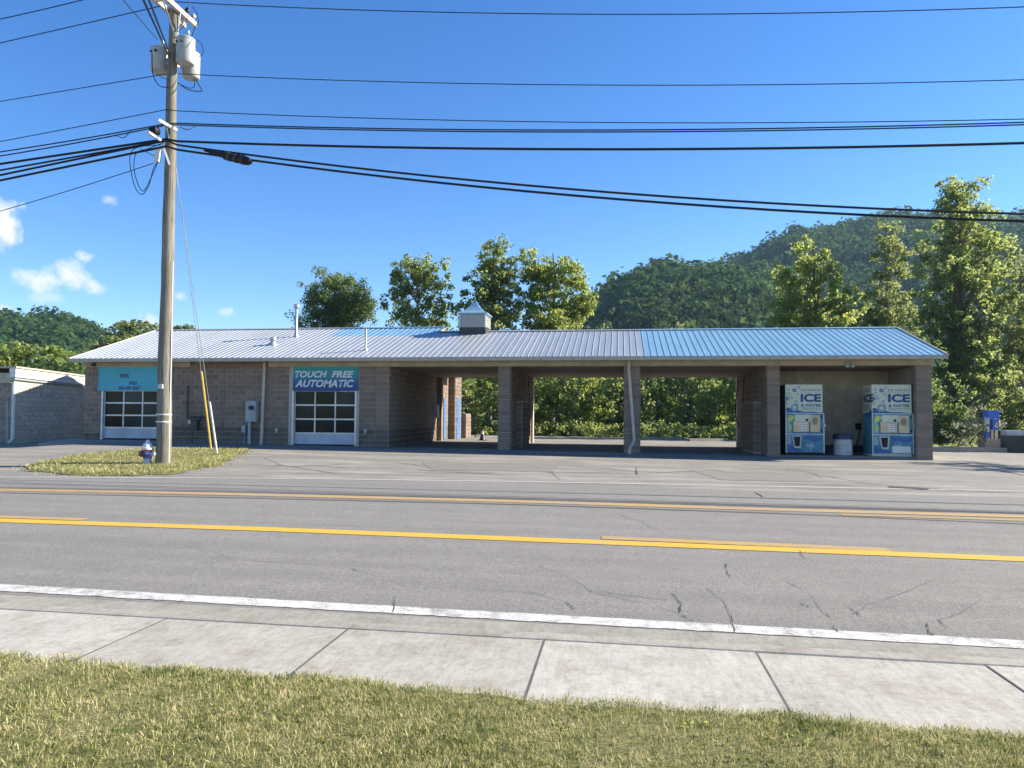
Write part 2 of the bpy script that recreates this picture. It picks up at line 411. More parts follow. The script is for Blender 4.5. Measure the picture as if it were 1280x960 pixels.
# ------------------------------------------------------------------ ground heights
def sstep(t): t = min(max(t, 0), 1); return t*t*(3-2*t)
def gh(x, y):
    z = -.0065*x
    if y > 5.17: z += -.10*min(1, max(0, (17-y)/11.7))
    t = min(max((y-16.5)/10.5, 0), 1)
    fade = 1-sstep((-x-19.5)/3.0)
    rf = 1-sstep((x-11.2)/3.5)
    z += t*(.17-.0035*max(min(x, 25), -22))*fade*(.15+.85*rf)
    return z
def gr(px, py, dz=0):
    d = ray(px, py); a, b = 1.5, 200.
    t = 1.5
    while t < 200:
        p = CAM+d*t
        if p[2] < gh(p[0], p[1])+dz: return p
        t += .04
    return CAM+d*200
def sheet(name, x0, x1, ys, dz, mat, nx=24, y0f=None):
    xs = np.linspace(x0, x1, nx); V = []; F = []
    for j, y in enumerate(ys):
        for x in xs: V.append((x, y, gh(x, y)+dz))
    for j in range(len(ys)-1):
        for i in range(nx-1): F.append((j*nx+i, j*nx+i+1, (j+1)*nx+i+1, (j+1)*nx+i))
    return npmesh(name, V, F, mat, smooth=True)
def st(o, kind='structure'): o['kind'] = kind; return o

# earth to the horizon
V = []; F = []
ring = [(-1500, -300), (1500, -300), (1500, 1500), (-1500, 1500)]
mb = MB(); mb.add([(x, y, -.55) for x, y in ring], [(0, 1, 2, 3)]); st(mb.build('ground', 'earth'))
o = st(sheet('lawn', -40, 40, [-12, -6, 0, 2, 3, 3.5, 3.94, 4.02, 4.1], -.004, 'turf', 700))
for v in o.data.vertices:
    if v.co.y > 3.45: v.co.z += .018*(1 if v.co.y < 4.05 else .3)
    if v.co.y > 3.7: v.co.y -= .04+.03*min(8, max(-4, v.co.x+3.8))
    if v.co.y > 3.65: v.co.y += .018*math.sin(v.co.x*3.1)+.02*math.sin(v.co.x*7.7+1)+.016*math.sin(v.co.x*17)+random.uniform(-.02, .02)
st(sheet('road', -70, 70, [5.176, 5.5, 6, 8, 10, 12, 14, 16.0], .0, 'road', 60))
st(sheet('parking_lot', -70, 70, [15.98, 16.5, 17, 18, 20, 22, 24, 26, 27.02], .0, 'lot', 140))
st(sheet('rear_lot', -24, 70, [34.78, 37, 40, 43.5, 46], .0, 'lot', 120))
st(sheet('side_lot', 10.5, 70, [27.02, 30, 32, 34.78], .0, 'lot', 90))
st(sheet('side_alley', -40, -21.0, [27.02, 30, 34.78, 60], .0, 'lot', 20))
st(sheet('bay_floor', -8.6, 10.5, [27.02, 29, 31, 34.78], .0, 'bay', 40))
st(sheet('rear_verge', -45, 70, [46, 50, 56, 70], -.02, 'earth', 30))

# sidewalk: separate slabs with open joints, then the kerb
SWZ = 0.0
def swz(x): return -.0065*x
side = st(sheet('sidewalk', -40, 40, [3.62, 4.4, 5.0], -.0055, 'dirt', 40))
jx = []
pj = [gr(683, 793), gr(940, 808)]
dxs = pj[1][0]-pj[0][0]+.0
x = pj[0][0]-dxs*20
rs = random.Random(3)
k = 0
while x < 38:
    ed = .009
    m = MB(); x1 = x+dxs; zz = [swz(x), swz(x1)]; t = rs.uniform(-.0012, .003)
    bv = .003
    bot = [(x+ed/2, 3.6), (x1-ed/2, 3.6), (x1-ed/2, 4.993), (x+ed/2, 4.993)]
    top = [(x+ed/2+bv, 3.6), (x1-ed/2-bv, 3.6), (x1-ed/2-bv, 4.993-bv), (x+ed/2+bv, 4.993-bv)]
    vs = [(a, b, -.28) for a, b in bot]+[(a, b, swz(a)-.004+t) for a, b in bot]+[(a, b, swz(a)+t) for a, b in top]
    fs = [(i, (i+1) % 4, (i+1) % 4+4, i+4) for i in range(4)]+[(i+4, (i+1) % 4+4, (i+1) % 4+8, i+8) for i in range(4)]+[(8, 9, 10, 11)]
    o = m.add(vs, fs).build('slab', 'walk', side); x = x1
m = MB(); x = pj[0][0]-dxs*20
while x < 38:
    w_ = .006
    m.add([(x-w_, 3.6, swz(x)+.0035), (x+w_, 3.6, swz(x)+.0035), (x+w_, 4.99, swz(x)+.0035), (x-w_, 4.99, swz(x)+.0035)], [(0, 1, 2, 3)]); x += dxs
st(m.build('joint_seal', 'hairline'))
m = MB()
n = 60; xs = np.linspace(-40, 40, n)
prof = [(5.0, -.4), (5.0, -.008), (5.012, .004), (5.15, .004), (5.168, -.01), (5.185, -.13), (5.185, -.4)]
vs = [(x_, a, swz(x_)+b) for x_ in xs for a, b in prof]; q = len(prof)
fs = [(i*q+j, i*q+j+1, (i+1)*q+j+1, (i+1)*q+j) for i in range(n-1) for j in range(q-1)]
st(m.add(vs, fs).build('kerb', 'kerb', smooth=True))
st(sheet('gutter', -40, 40, [5.18, 5.72], .004, 'kerb', 40))

# painted lines: strips along measured points
def strip(name, pts, w, dz, mat, ext=(0, 0), seg=30, jag=.0):
    P = [np.array(p[:2]) for p in pts]
    if ext[0]: d = (P[0]-P[1]); P.insert(0, P[0]+d/np.linalg.norm(d)*ext[0])
    if ext[1]: d = (P[-1]-P[-2]); P.append(P[-1]+d/np.linalg.norm(d)*ext[1])
    L = [0]
    for a, b in zip(P, P[1:]): L.append(L[-1]+np.linalg.norm(b-a))
    s = np.linspace(0, L[-1], seg); X = np.interp(s, L, [p[0] for p in P]); Y = np.interp(s, L, [p[1] for p in P])
    V = []
    for i in range(seg):
        j0 = random.uniform(-jag, jag); j1 = random.uniform(-jag, jag)
        for y in (Y[i]-w/2+j0, Y[i]+w/2+j1): V.append((X[i], y, gh(X[i], y)+dz))
    F = [(2*i, 2*i+2, 2*i+3, 2*i+1) for i in range(seg-1)]
    return st(npmesh(name, V, F, mat, smooth=True))
def G(*p): return [gr(a, b) for a, b in p]
strip('white_edge_line', G((0, 735), (640, 772.5), (1280, 808.5)), .205, .005, 'white', (30, 30), 900, .009)
strip('yellow_line', G((0, 651), (320, 661.5), (640, 674), (960, 686.5), (1280, 700)), .30, .006, 'yellow', (30, 30), 200, .004)
strip('yellow_line', G((0, 646.5), (108, 650)), .2, .006, 'yellowold', (20, 0), 30, .004)
strip('yellow_line', G((752, 673), (1112, 688)), .24, .006, 'yellowold', (0, 0), 60, .006)
strip('yellow_line', G((0, 612.5), (320, 619), (640, 627), (960, 637), (1280, 646)), .34, .006, 'yellowold', (30, 30), 160, .006)
strip('yellow_line', G((1050, 643.5), (1280, 651)), .2, .006, 'yellowold', (0, 30), 60, .006)
strip('white_edge_line', G((0, 596.5), (320, 598), (640, 602), (960, 608)), .17, .005, 'whitefar', (30, 30), 160, .01)

strip('asphalt_seam', G((0, 609.5), (320, 615.5), (640, 623.5), (960, 633), (1280, 642)), .22, .005, 'seam', (30, 30), 200, .03)
strip('asphalt_seam', G((0, 616.5), (320, 623), (640, 631), (960, 641.5), (1280, 655)), .1, .005, 'seam', (30, 30), 200, .02)
def crack(pts, w=.02, mat='crack', dz=.0085):
    P = []
    for (a, b), (c, d) in zip(pts, pts[1:]):
        for t in np.linspace(0, 1, 6)[:-1]: P.append((a+(c-a)*t+random.uniform(-1.3, 1.3), b+(d-b)*t+random.uniform(-.35, .35)*min(1, (b-540)/200)))
    P.append(pts[-1]); Q = G(*P); V = []; F = []
    for i, p in enumerate(Q):
        a = Q[max(0, i-1)]; b = Q[min(len(Q)-1, i+1)]; d = (b-a)[:2]; d = d/(np.linalg.norm(d)+1e-9); nn = np.array([-d[1], d[0]])
        ww = w*random.uniform(.2, 1.0)*(1 if 0 < i < len(Q)-1 else .2)
        for s_ in (-1, 1):
            q = p[:2]+nn*s_*ww/2; V.append((q[0], q[1], gh(q[0], q[1])+dz))
    F = [(2*i, 2*i+2, 2*i+3, 2*i+1) for i in range(len(Q)-1)]
    st(npmesh('road_crack', V, F, mat))
for c in ([(838, 742), (852, 755), (850, 770), (868, 779)], [(906, 704), (909, 715), (913, 723)], [(913, 768), (915, 776), (918, 792)], [(1062, 760), (1076, 772)], [(1040, 783), (1047, 792)],
          [(1157, 778), (1160, 790), (1168, 797)], [(1172, 775), (1185, 787)], [(998, 688), (1006, 700)], [(750, 741), (800, 747), (838, 752)], [(436, 711), (464, 719)], [(495, 745), (490, 768)], [(706, 752), (720, 765)],
          [(1032, 769), (1042, 775)], [(1000, 754), (1014, 762)], [(1090, 755), (1120, 763)]):
    crack(c, .012, dz=.0075)
for c in ([(320, 584), (380, 581), (440, 586)], [(520, 588), (600, 592), (620, 591)], [(640, 590), (800, 592), (900, 588)], [(795, 584), (797, 594)], [(860, 583), (910, 591), (980, 592)], [(945, 616), (953, 622)],
          [(1060, 592), (1170, 596)], [(360, 592), (432, 593)], [(960, 604), (1100, 607)], [(700, 582), (760, 586), (800, 590)], [(980, 585), (1090, 606), (1280, 618)]):
    crack(c, .05, dz=.006)
for c in ([(640, 700), (700, 716), (742, 741), (810, 756), (850, 768)], [(1180, 720), (1130, 742), (1090, 755), (1062, 771)], [(1226, 752), (1200, 768), (1172, 776)], [(880, 735), (905, 752), (913, 770)], [(560, 733), (600, 738), (660, 741), (706, 752)],
          [(300, 700), (380, 706), (436, 711)], [(980, 726), (1010, 741), (1032, 769)], [(120, 675), (240, 684), (300, 700)], [(760, 640), (800, 652), (830, 668)], [(420, 636), (520, 641), (640, 652)], [(1100, 660), (1180, 668), (1280, 676)]):
    crack(c, .009, 'hairline', dz=.0065)
for c in ([(480, 575), (540, 585), (640, 596)], [(660, 580), (690, 592), (700, 600)], [(900, 590), (960, 600), (1050, 602), (1200, 614)], [(340, 580), (420, 592), (560, 596)], [(1000, 588), (1030, 598)], [(1150, 600), (1280, 606)], [(0, 572), (50, 574), (90, 571)]):
    crack(c, .04, 'hairline', dz=.005)
# tar patch and pothole in the lot
def patch(name, px, mat, dz=.006, jag=.05):
    Q = G(*px); c = sum(Q)/len(Q); P = []
    for a, b in zip(Q, Q[1:]+Q[:1]):
        for t in np.linspace(0, 1, 8)[:-1]: P.append((a+(b-a)*t)[:2]+RNG.uniform(-jag, jag, 2))
    V = [(c[0], c[1], gh(c[0], c[1])+dz)]+[(p[0], p[1], gh(p[0], p[1])+dz) for p in P]; n = len(P)
    return st(npmesh(name, V, [(0, 1+i, 1+(i+1) % n) for i in range(n)], mat))
patch('asphalt_patch', [(1110, 608), (1162, 611), (1160, 613), (1112, 610)], 'crack', .006, .03)
patch('asphalt_patch', [(525, 577), (700, 581), (690, 590), (540, 588)], 'road', .005)
patch('asphalt_patch', [(330, 573), (420, 571), (440, 580), (360, 584)], 'lot', .006)
patch('asphalt_patch', [(860, 588), (1010, 590), (1020, 603), (900, 600)], 'road', .005)
# concrete gutter line running from the building corner to the road
strip_pts = [(11.15, 28.9), (11.0, 25.5), (10.75, 21.6), (10.4, 17.5)]
V = []
for x_, y_ in strip_pts:
    for s_ in (-.16, .16): V.append((x_+s_, y_, gh(x_+s_, y_)+.012))
st(npmesh('gutter_strip', V, [(2*i, 2*i+1, 2*i+3, 2*i+2) for i in range(3)], 'kerb'))

# ------------------------------------------------------------------ grass
def blades(name, pts, zf, L, Wd, lean=.6):
    n = len(pts); a = RNG.uniform(0, 2*np.pi, n); l = RNG.uniform(L[0], L[1], n); w = RNG.uniform(Wd[0], Wd[1], n)
    ln = l*np.sin(np.arcsin(lean)*RNG.uniform(.1, 1, n)); la = RNG.uniform(0, 2*np.pi, n); hz = np.sqrt(np.maximum(l**2-ln**2, 1e-6))
    dx, dy = np.cos(a)*w/2, np.sin(a)*w/2; x, y = pts[:, 0], pts[:, 1]; z = zf-.006; lx, ly = np.cos(la)*ln, np.sin(la)*ln
    V = np.stack([np.stack([x-dx*.6, y-dy*.6, z], 1), np.stack([x+dx+lx*.45, y+dy+ly*.45, z+hz*.6], 1),
                  np.stack([x+lx, y+ly, z+hz], 1), np.stack([x-dx+lx*.45, y-dy+ly*.45, z+hz*.6], 1)], 1).reshape(-1, 3)
    return npmesh(name, V, np.arange(n)[:, None]*4+np.array([[0, 1, 2, 3]]), 'grass')
n = 330000
px_ = RNG.uniform(-5.2, 3.6, n); py_ = 4.09-.03*(px_+3.8)-RNG.uniform(0, 1, n)**1.15*1.75
edge = .018*np.sin(px_*3.1)+.02*np.sin(px_*7.7+1)+.016*np.sin(px_*17)+RNG.uniform(-.03, .02, n)
py_ = py_+edge*np.clip((py_-3.4)/.5, 0, 1)
den = np.sin(px_*2.1+py_*3)*.5+np.sin(px_*5.3-py_*4.1)*.3+RNG.uniform(-.6, 1.2, n)
kk = den > .02; P = np.stack([px_[kk], py_[kk]], 1)
tag(blades('grass', P, -.0065*P[:, 0]+.012, (.014, .046), (.0022, .0052), .99), kind='stuff')
wc = []
for px, py in ((845, 912), (1138, 930), (1182, 940), (150, 915), (520, 925), (700, 915), (985, 935), (300, 900), (60, 945), (1040, 925)):
    p = gr(px, py); wc += [(p[0]+RNG.normal()*.07, p[1]+RNG.normal()*.04, -.0065*p[0]+.022) for _ in range(3)]
WEEDS = np.array(wc)
n = 9000; gx = RNG.uniform(-5, 3.4, n); gy = 2.5+RNG.uniform(0, 1, n)*(1.5-.03*(gx+3.8)); kk = (np.sin(gx*6.3+gy*2)+np.sin(gy*9-gx*3.1)+RNG.normal(size=n)*.7) > .9
P = np.stack([gx[kk], gy[kk]], 1); tag(blades('grass', P, -.0065*P[:, 0]+.012, (.04, .085), (.003, .006), .9), kind='stuff')
# grass island round the pole
isl = [gr(a, b)[:2] for a, b in [(35, 585), (60, 578), (100, 571), (150, 565), (200, 562), (250, 562), (305, 563), (304, 568), (290, 575), (270, 583), (240, 588), (200, 594), (150, 595), (100, 594), (40, 590)]]
ic = sum(isl)/len(isl)
def inpoly(p, poly):
    r = False
    for (x0, y0), (x1, y1) in zip(poly, poly[1:]+poly[:1]):
        if (y0 > p[1]) != (y1 > p[1]) and p[0] < (x1-x0)*(p[1]-y0)/(y1-y0)+x0: r = not r
    return r
dense = []
for a, b in zip(isl, isl[1:]+isl[:1]):
    for t in (0, .34, .67): dense.append(a+(b-a)*t+RNG.uniform(-.22, .22, 2))
V = []; F = []; n = len(dense); NR = 6
def islz(p, f): return gh(p[0], p[1])+.012+.06*min(1, (1-f)*3)
for r_ in range(NR):
    f = 1-r_/NR
    for p in dense: q = ic+(p-ic)*f; V.append((q[0], q[1], islz(q, f)))
V.append((ic[0], ic[1], islz(ic, 0)))
for r_ in range(NR-1):
    for i in range(n): F.append((r_*n+i, r_*n+(i+1) % n, (r_+1)*n+(i+1) % n, (r_+1)*n+i))
for i in range(n): F.append(((NR-1)*n+i, (NR-1)*n+(i+1) % n, NR*n, NR*n))
mb = MB(); mb.add(V, [f if f[2] != f[3] else f[:3] for f in F]); st(mb.build('grass_island', 'turf', smooth=True))
P = []; xmin = min(p[0] for p in isl); xmax = max(p[0] for p in isl); ymin = min(p[1] for p in isl); ymax = max(p[1] for p in isl)
while len(P) < 30000:
    p = (random.uniform(xmin, xmax), random.uniform(ymin, ymax))
    if inpoly(p, dense): P.append(p)
P = np.array(P); q_ = RNG.uniform(0, 1, len(P)) < .35; P[q_] += RNG.normal(size=(q_.sum(), 2))*.28; Z = np.array([gh(*p)+(.05 if inpoly(p, dense) else .008) for p in P])
tag(blades('grass', P, Z-.02, (.05, .11), (.010, .020), .95), kind='stuff')

# ------------------------------------------------------------------ the car wash building
B = thing('car_wash_building', (-5, 30, .1), 'long low brown block car wash with metal gable roof and open bays', 'building')
FY = 27.0; CEIL = 3.28
# solid walls behind the blocks (mortar)
def wbox(*a): MB().box(*a).build('wall', 'mortar', B)
D1 = (-20.40, -17.80); D2 = (-12.39, -9.82)
wbox(-21.15, D1[0], FY+.012, FY+.4, -.3, 3.3); wbox(D1[1], D2[0], FY+.012, FY+.4, -.3, 3.56); wbox(D2[1], -8.57, FY+.012, FY+.4, -.3, 3.3)
wbox(-21.15, -20.85, FY+.4, 36.8, -.3, 3.3)                      # left gable wall
wbox(-8.87, -8.582, FY+.4, 36.8, -.3, 3.3)                       # left wall of first bay
wbox(-20.85, -8.87, 36.5, 36.8, -.3, 3.3)
COLS = [(-4.41, -3.96), (.18, .74), (5.13, 5.56), (10.01, 10.52)]
for a, b in COLS: wbox(a+.012, b-.012, FY+.012, FY+.45, -.3, 3.3)
wbox(-4.28, -4.08, FY+.45, 34.8, -.3, CEIL); wbox(.36, .56, FY+.45, 34.8, -.3, CEIL); wbox(5.24, 5.44, FY+.45, 34.8, -.3, CEIL); wbox(10.18, 10.40, FY+.45, 34.8, -.3, CEIL)
for a, b in COLS: wbox(a+.1, b-.0, 34.4, 34.8, -.3, CEIL-.002)
wbox(-20.84, -8.88, 28.9, 29.1, -.2, 3.25)
MB().box(5.44, 10.18, 30.2, 30.4, -.3, CEIL-.003).build('back_wall', 'stucco', B)
MB().box(5.44, 10.18, 30.17, 30.197, .17, .42).build('skirting', 'navy', B)
# rear pump room with its blue door, seen through the first bay
pr = MB(); pr.box(-10.4, -8.24, 36.92, 38.4, -.3, 4.0); pr.box(-8.6, -8.0, 38.45, 39.8, -.3, 1.55); pr.build('pump_room', 'blocks', B)
bd = MB().box(-8.215, -8.19, 37.25, 38.05, .25, 2.35).build('door', 'bluedoor', B)
MB().box(-8.188, -8.15, 37.32, 37.4, 1.2, 1.32).build('handle', 'galv', bd)
bd = MB().box(-8.577, -8.52, 35.75, 36.15, .28, 2.3).build('door', 'bluedoor', B)

# concrete blocks, one by one
BL, BH = .405, .2025
def bmesh_block(w, dep=.028):
    m = MB(); g_ = .015; a = w-g_; h = BH-g_; c = .008
    m.add([(0, 0, 0), (a, 0, 0), (a, 0, h), (0, 0, h), (c, -dep, c), (a-c, -dep, c), (a-c, -dep, h-c), (c, -dep, h-c)],
          [(4, 5, 6, 7), (0, 1, 5, 4), (1, 2, 6, 5), (2, 3, 7, 6), (3, 0, 4, 7)])
    return m
blk_cache = {}
def block_obj(x, w, z, dark):
    key = (round(w, 3), dark)
    if key not in blk_cache:
        o = bmesh_block(w).build('block', 'blockd' if dark else 'block', None, link=False); blk_cache[key] = o.data
    o = bpy.data.objects.new('block', blk_cache[key]); COL.objects.link(o); o.parent = B
    o.location = np.array((x, FY+.012+random.uniform(-.004, .008), z))-np.array(B.location)
    return o
runL = MB(); runD = MB()
def course(x0, x1, z0, z1, dark_to=-9, mode='parts', bond=True, solo=False, face=('y', FY+.012)):
    z = z0; k = 0
    while z < z1-.05:
        off = (BL/2 if (k % 2 and bond) else 0); x = x0; first = True
        while x < x1-.03:
            w = BL
            if first and off: w = off
            if solo: w = x1-x0
            if x+w > x1-.06: w = x1-x
            dk = z+.1 < dark_to
            if mode == 'parts' and not (w < .1): block_obj(x, w, z, dk)
            else:
                ax, c0 = face; m = bmesh_block(w); r = runD if dk else runL
                if ax == 'y': vs = [(x+p[0], c0+p[1], z+p[2]) for p in m.v]
                elif ax == 'x+': vs = [(c0-p[1], x+p[0], z+p[2]) for p in m.v]
                else: vs = [(c0+p[1], x+p[0], z+p[2]) for p in m.v]
                r.add(vs, m.f)
            x += w; first = False
        z += BH; k += 1
for a, b in COLS: course(a, b, .05-.0, 3.29, -9, 'parts', solo=True)
course(-21.15, D1[0]-.02, .28, 3.29, .6, 'parts')
course(D2[1]+.10, -9.05, .12, 3.29, .95, 'parts'); course(-9.05, -8.57, .12, 3.29, .95, 'parts', solo=True)
course(-15.15, -12.52, .17, 3.29, .95, 'parts')
course(D1[1]+.1, -15.15, .17, 3.5, .95, 'run'); course(-15.15, -13.4, 3.29, 3.5, .95, 'run', bond=False)
course(FY+.02, 36.8, .12, 3.25, .95, 'run', face=('x+', -8.582))
for a, b in COLS:
    course(FY+.02, 34.6, .1, 3.25, -9, 'run', face=('x+', b-.012)) if False else None
course(FY+.0, FY+.45, .05, 3.25, -9, 'run', face=('x+', -3.972), solo=True); course(FY, FY+.45, .05, 3.25, -9, 'run', face=('x-', 5.142), solo=True); course(FY, FY+.45, .05, 3.25, -9, 'run', face=('x+', .728), solo=True); course(FY, FY+.45, .05, 3.25, -9, 'run', face=('x-', .192), solo=True)
course(FY+.5, 34.4, .12, 3.25, -9, 'run', face=('x+', -4.08)); course(FY+.5, 34.4, .12, 3.25, -9, 'run', face=('x-', 5.24)); course(FY+.0, FY+.45, .05, 3.25, -9, 'run', face=('x-', 10.022), solo=True)
course(FY+.02, 32, .3, 3.25, -9, 'run', face=('x-', -21.15))
# half height machine walls in the bays
for (x0, x1, y0, y1, fc) in ((-4.075, -3.80, 29.2, 31.4, 'x+'), (4.95, 5.235, 28.6, 31.2, 'x-')):
    MB().box(x0, x1, y0, y1, 0, 2.05).build('equipment_pier', 'mortar', B)
    course(y0, y1, .2, 2.0, -9, 'run', face=(fc, x1 if fc == 'x+' else x0))
    course(x0, x1, .2, 2.0, -9, 'run', face=('y', y0), solo=True)
course(36.92, 38.4, .1, 3.9, -9, 'run', face=('x+', -8.24)); course(-8.57, -8.22, .1, 3.9, -9, 'run', face=('y', 36.92), solo=True); course(38.45, 39.8, .1, 1.5, -9, 'run', face=('x+', -8.0))
MB().box(-8.58, -8.34, 34.5, 34.79, -.2, 3.27).build('pilaster', 'blocks', B)
o = runL.build('block_course', 'blocks', B); o['kind'] = 'stuff'
o = runD.build('block_course', 'blockds', B); o['kind'] = 'stuff'

# beams, ceiling, soffit
m = MB(); m.box(-21.2, -16.6, FY-.06, FY+.25, 3.302, 3.56); m.build('fascia_beam', 'beam', B)
m = MB(); m.box(-13.35, 10.56, FY-.06, FY+.25, 3.302, 3.56); m.build('fascia_beam', 'beam', B)
m = MB(); m.box(-21.2, -16.6, FY-.075, FY-.062, 3.29, 3.34); m.box(-13.35, 10.56, FY-.075, FY-.062, 3.285, 3.325); m.build('drip_trim', 'beam', B)
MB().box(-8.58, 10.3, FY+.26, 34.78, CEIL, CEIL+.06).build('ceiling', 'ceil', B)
MB().box(-21.15, 10.5, 26.32, FY-.062, 3.50, 3.555).build('soffit', 'soffit', B)
MB().box(-8.58, 10.45, 34.55, 34.83, CEIL-.02, 3.6).build('rear_beam', 'ceil', B)
MB().box(10.2, 10.46, FY+.27, 34.5, 3.29, 3.56).build('side_beam', 'beam', B)

# ribbed metal roof: one sheet at a time
EY, EZ, SL = 26.32, 3.585, .313
def roofz(y): return EZ+SL*(y-EY)
RM, RW = 30.9, 31.9                       # ridges: bays, deeper left wing
rib = .914/4
sheetcache = {}
def rsheet(x0, w, ya, yb, mat):
    m = MB(); prof = []
    x = 0
    while x < w-.01:
        ww = min(rib, w-x)
        prof += [(x, .0), (x+.006, .017), (x+.024, .017), (x+.030, .0)] if ww > .1 else []
        if ww > .15: pass
        x += rib
    prof.append((w, 0)); n = len(prof)
    vs = [(x0+px, ya, roofz(ya)+h) for px, h in prof]+[(x0+px, yb, roofz(yb)+h) for px, h in prof]+[(x0+px, ya, roofz(ya)-.02) for px, h in prof]
    fs = [(i, i+1, n+i+1, n+i) for i in range(n-1)]+[(i+1, i, 2*n+i, 2*n+i+1) for i in range(n-1)]
    return m.add(vs, fs).build('roof_sheet', mat, B)
x = -21.32; XB = .88; XR = 10.72
edges = []
while x < XR-.05:
    w = min(.914, XR-x)
    if x < -7.6 < x+w-.02: w = -7.6-x
    elif x < XB < x+w-.02: w = XB-x
    edges.append((x, w)); x += w
for x, w in edges:
    if w < .06: continue
    yb = RW if x < -7.65 else RM
    if x > XB-.01: rsheet(x, w, EY, yb, 'blue')
    elif -12.45 < x < -7.65:
        rsheet(x, w, EY, 30.15, 'silver'); rsheet(x, w, 30.151, yb, 'bluepale')
    else: rsheet(x, w, EY, yb, 'silver')
def plane_part(name, x0, x1, y0, z0, y1, z1, mat, th=.04):
    return MB().add([(x0, y0, z0), (x1, y0, z0), (x1, y1, z1), (x0, y1, z1), (x0, y0, z0-th), (x1, y0, z0-th), (x1, y1, z1-th), (x0, y1, z1-th)],
                    [(0, 1, 2, 3), (7, 6, 5, 4), (0, 4, 5, 1), (1, 5, 6, 2), (2, 6, 7, 3), (3, 7, 4, 0)]).build(name, mat, B)
plane_part('roof_deck', -21.30, -7.60, EY+.02, roofz(EY+.02)-.025, RW, roofz(RW)-.025, 'soffit'); plane_part('roof_deck', -7.598, 10.70, EY+.02, roofz(EY+.02)-.025, RM, roofz(RM)-.025, 'soffit')
plane_part('rear_roof', -21.32, -7.60, RW+.002, roofz(RW), 36.85, roofz(RW)-SL*(36.85-RW), 'silver'); plane_part('rear_roof', -7.598, XR, RM+.002, roofz(RM), 35.5, roofz(RM)-SL*(35.5-RM), 'silver')
def cap(x0, x1, y, mat):
    z = roofz(y)
    MB().add([(x0, y-.17, z-.17*SL+.036), (x1, y-.17, z-.17*SL+.036), (x1, y, z+.042), (x0, y, z+.042), (x0, y+.17, z-.17*SL+.036), (x1, y+.17, z-.17*SL+.036)], [(0, 1, 2, 3), (3, 2, 5, 4)]).build('ridge_cap', mat, B)
cap(-21.33, -12.4, RW, 'silver'); cap(-12.4, -7.58, RW, 'bluepale'); cap(-7.58, XB, RM, 'silver'); cap(XB, 10.73, RM, 'blue')
# gable infill at the step and the ends, barge trims
def gable(x0, x1, yr, yb, mat, name):
    zb = 3.5
    MB().prism([(27.0, zb), (27.0, roofz(27.0)-.07), (yr, roofz(yr)-.07), (yb, roofz(yr)-SL*(yb-yr)-.07), (yb, min(zb, roofz(yr)-SL*(yb-yr)-.1))], x0, x1, 'x').build(name, mat, B)
gable(-21.12, -21.0, RW, 36.8, 'beam', 'gable_wall'); gable(10.40, 10.5, RM, 34.8, 'beam', 'gable_wall'); gable(-7.75, -7.66, RW, 36.8, 'offw', 'gable_wall')
def barge(x0, x1, yr, yb, mat):
    m = MB(); h = .16
    m.prism([(EY-.01, roofz(EY)-h), (EY-.01, roofz(EY)+.034), (yr, roofz(yr)+.046), (yr, roofz(yr)-h)], x0, x1, 'x')
    m.prism([(yr, roofz(yr)-h), (yr, roofz(yr)+.046), (yb, roofz(yr)-SL*(yb-yr)+.034), (yb, roofz(yr)-SL*(yb-yr)-h)], x0, x1, 'x'); m.build('barge_trim', mat, B)
barge(10.722, 10.76, RM, 35.5, 'trim'); barge(-21.36, -21.322, RW, 36.85, 'trim')
MB().box(-21.31, 10.71, EY-.018, EY+.002, 3.45, 3.563).build('eave_trim', 'trim', B)

# garage doors
def garage(x0, x1, zb, label):
    zt = 2.36; Y = FY+.10
    d = MB().box(x0+.04, x1-.04, Y+.05, Y+.07, zb+.05, zt).build('garage_door', 'doorp', B); d['label'] = label
    MB().box(x0, x0+.07, FY-.01, FY+.3, zb, 3.3).build('jamb', 'alum', d); MB().box(x1-.07, x1, FY-.01, FY+.3, zb, 3.3).build('jamb', 'alum', d)
    zk = zb+.47; hh = (zt-zk)/3; ww = (x1-x0-.14)/3
    for j in range(4): MB().box(x0+.07, x1-.07, Y, Y+.045, zk+j*hh-.028, zk+j*hh+.028).build('rail', 'alum', d)
    for i in range(4):
        xx = x0+.07+i*ww; MB().box(xx-.025, xx+.025, Y+.002, Y+.043, zk+.028, zt).build('stile', 'alum', d)
    for i in range(3):
        for j in range(3):
            MB().box(x0+.07+i*ww+.025, x0+.07+(i+1)*ww-.025, Y+.02, Y+.03, zk+j*hh+.028, zk+(j+1)*hh-.028).build('pane', 'glass', d)
        MB().box(x0+.07+i*ww+.006, x0+.07+(i+1)*ww-.006, Y+.02, Y+.048, zb+.05, zk-.03).build('kick_panel', 'doorp', d)
    MB().box(x0+.07, x1-.07, Y+.01, Y+.06, zb, zb+.05).build('bottom_seal', 'black', d)
garage(*D1, .42, 'glazed garage door below the turquoise sign'); garage(*D2, .28, 'glazed garage door below the teal sign')
# concrete pad before the left door
st(MB().add([(-21.9, 25.55, .30), (-17.6, 25.75, .25), (-17.6, 27.0, .40), (-21.9, 27.0, .43), (-21.9, 25.55, -.2), (-17.6, 25.75, -.2), (-17.6, 27, -.2), (-21.9, 27, -.2)],
            [(0, 1, 2, 3), (0, 4, 5, 1), (1, 5, 6, 2), (3, 2, 6, 7), (0, 3, 7, 4)]).build('concrete_pad', 'pad'))

# downpipes
def downpipe(pts, label):
    m = MB()
    for a, b in zip(pts, pts[1:]): m.bar(a, b, .10, .08, up=(0, 1, 0))
    o = m.build('downpipe', 'dpipe', B)
downpipe([at(786, 449, 26.86), at(786, 461, 26.86), at(793, 551, 26.86), at(787, 560, 26.6), at(787, 568, 26.5)], '')
downpipe([at(331, 453, 26.9), at(327, 552, 26.9), at(325.5, 559, 26.75)], '')
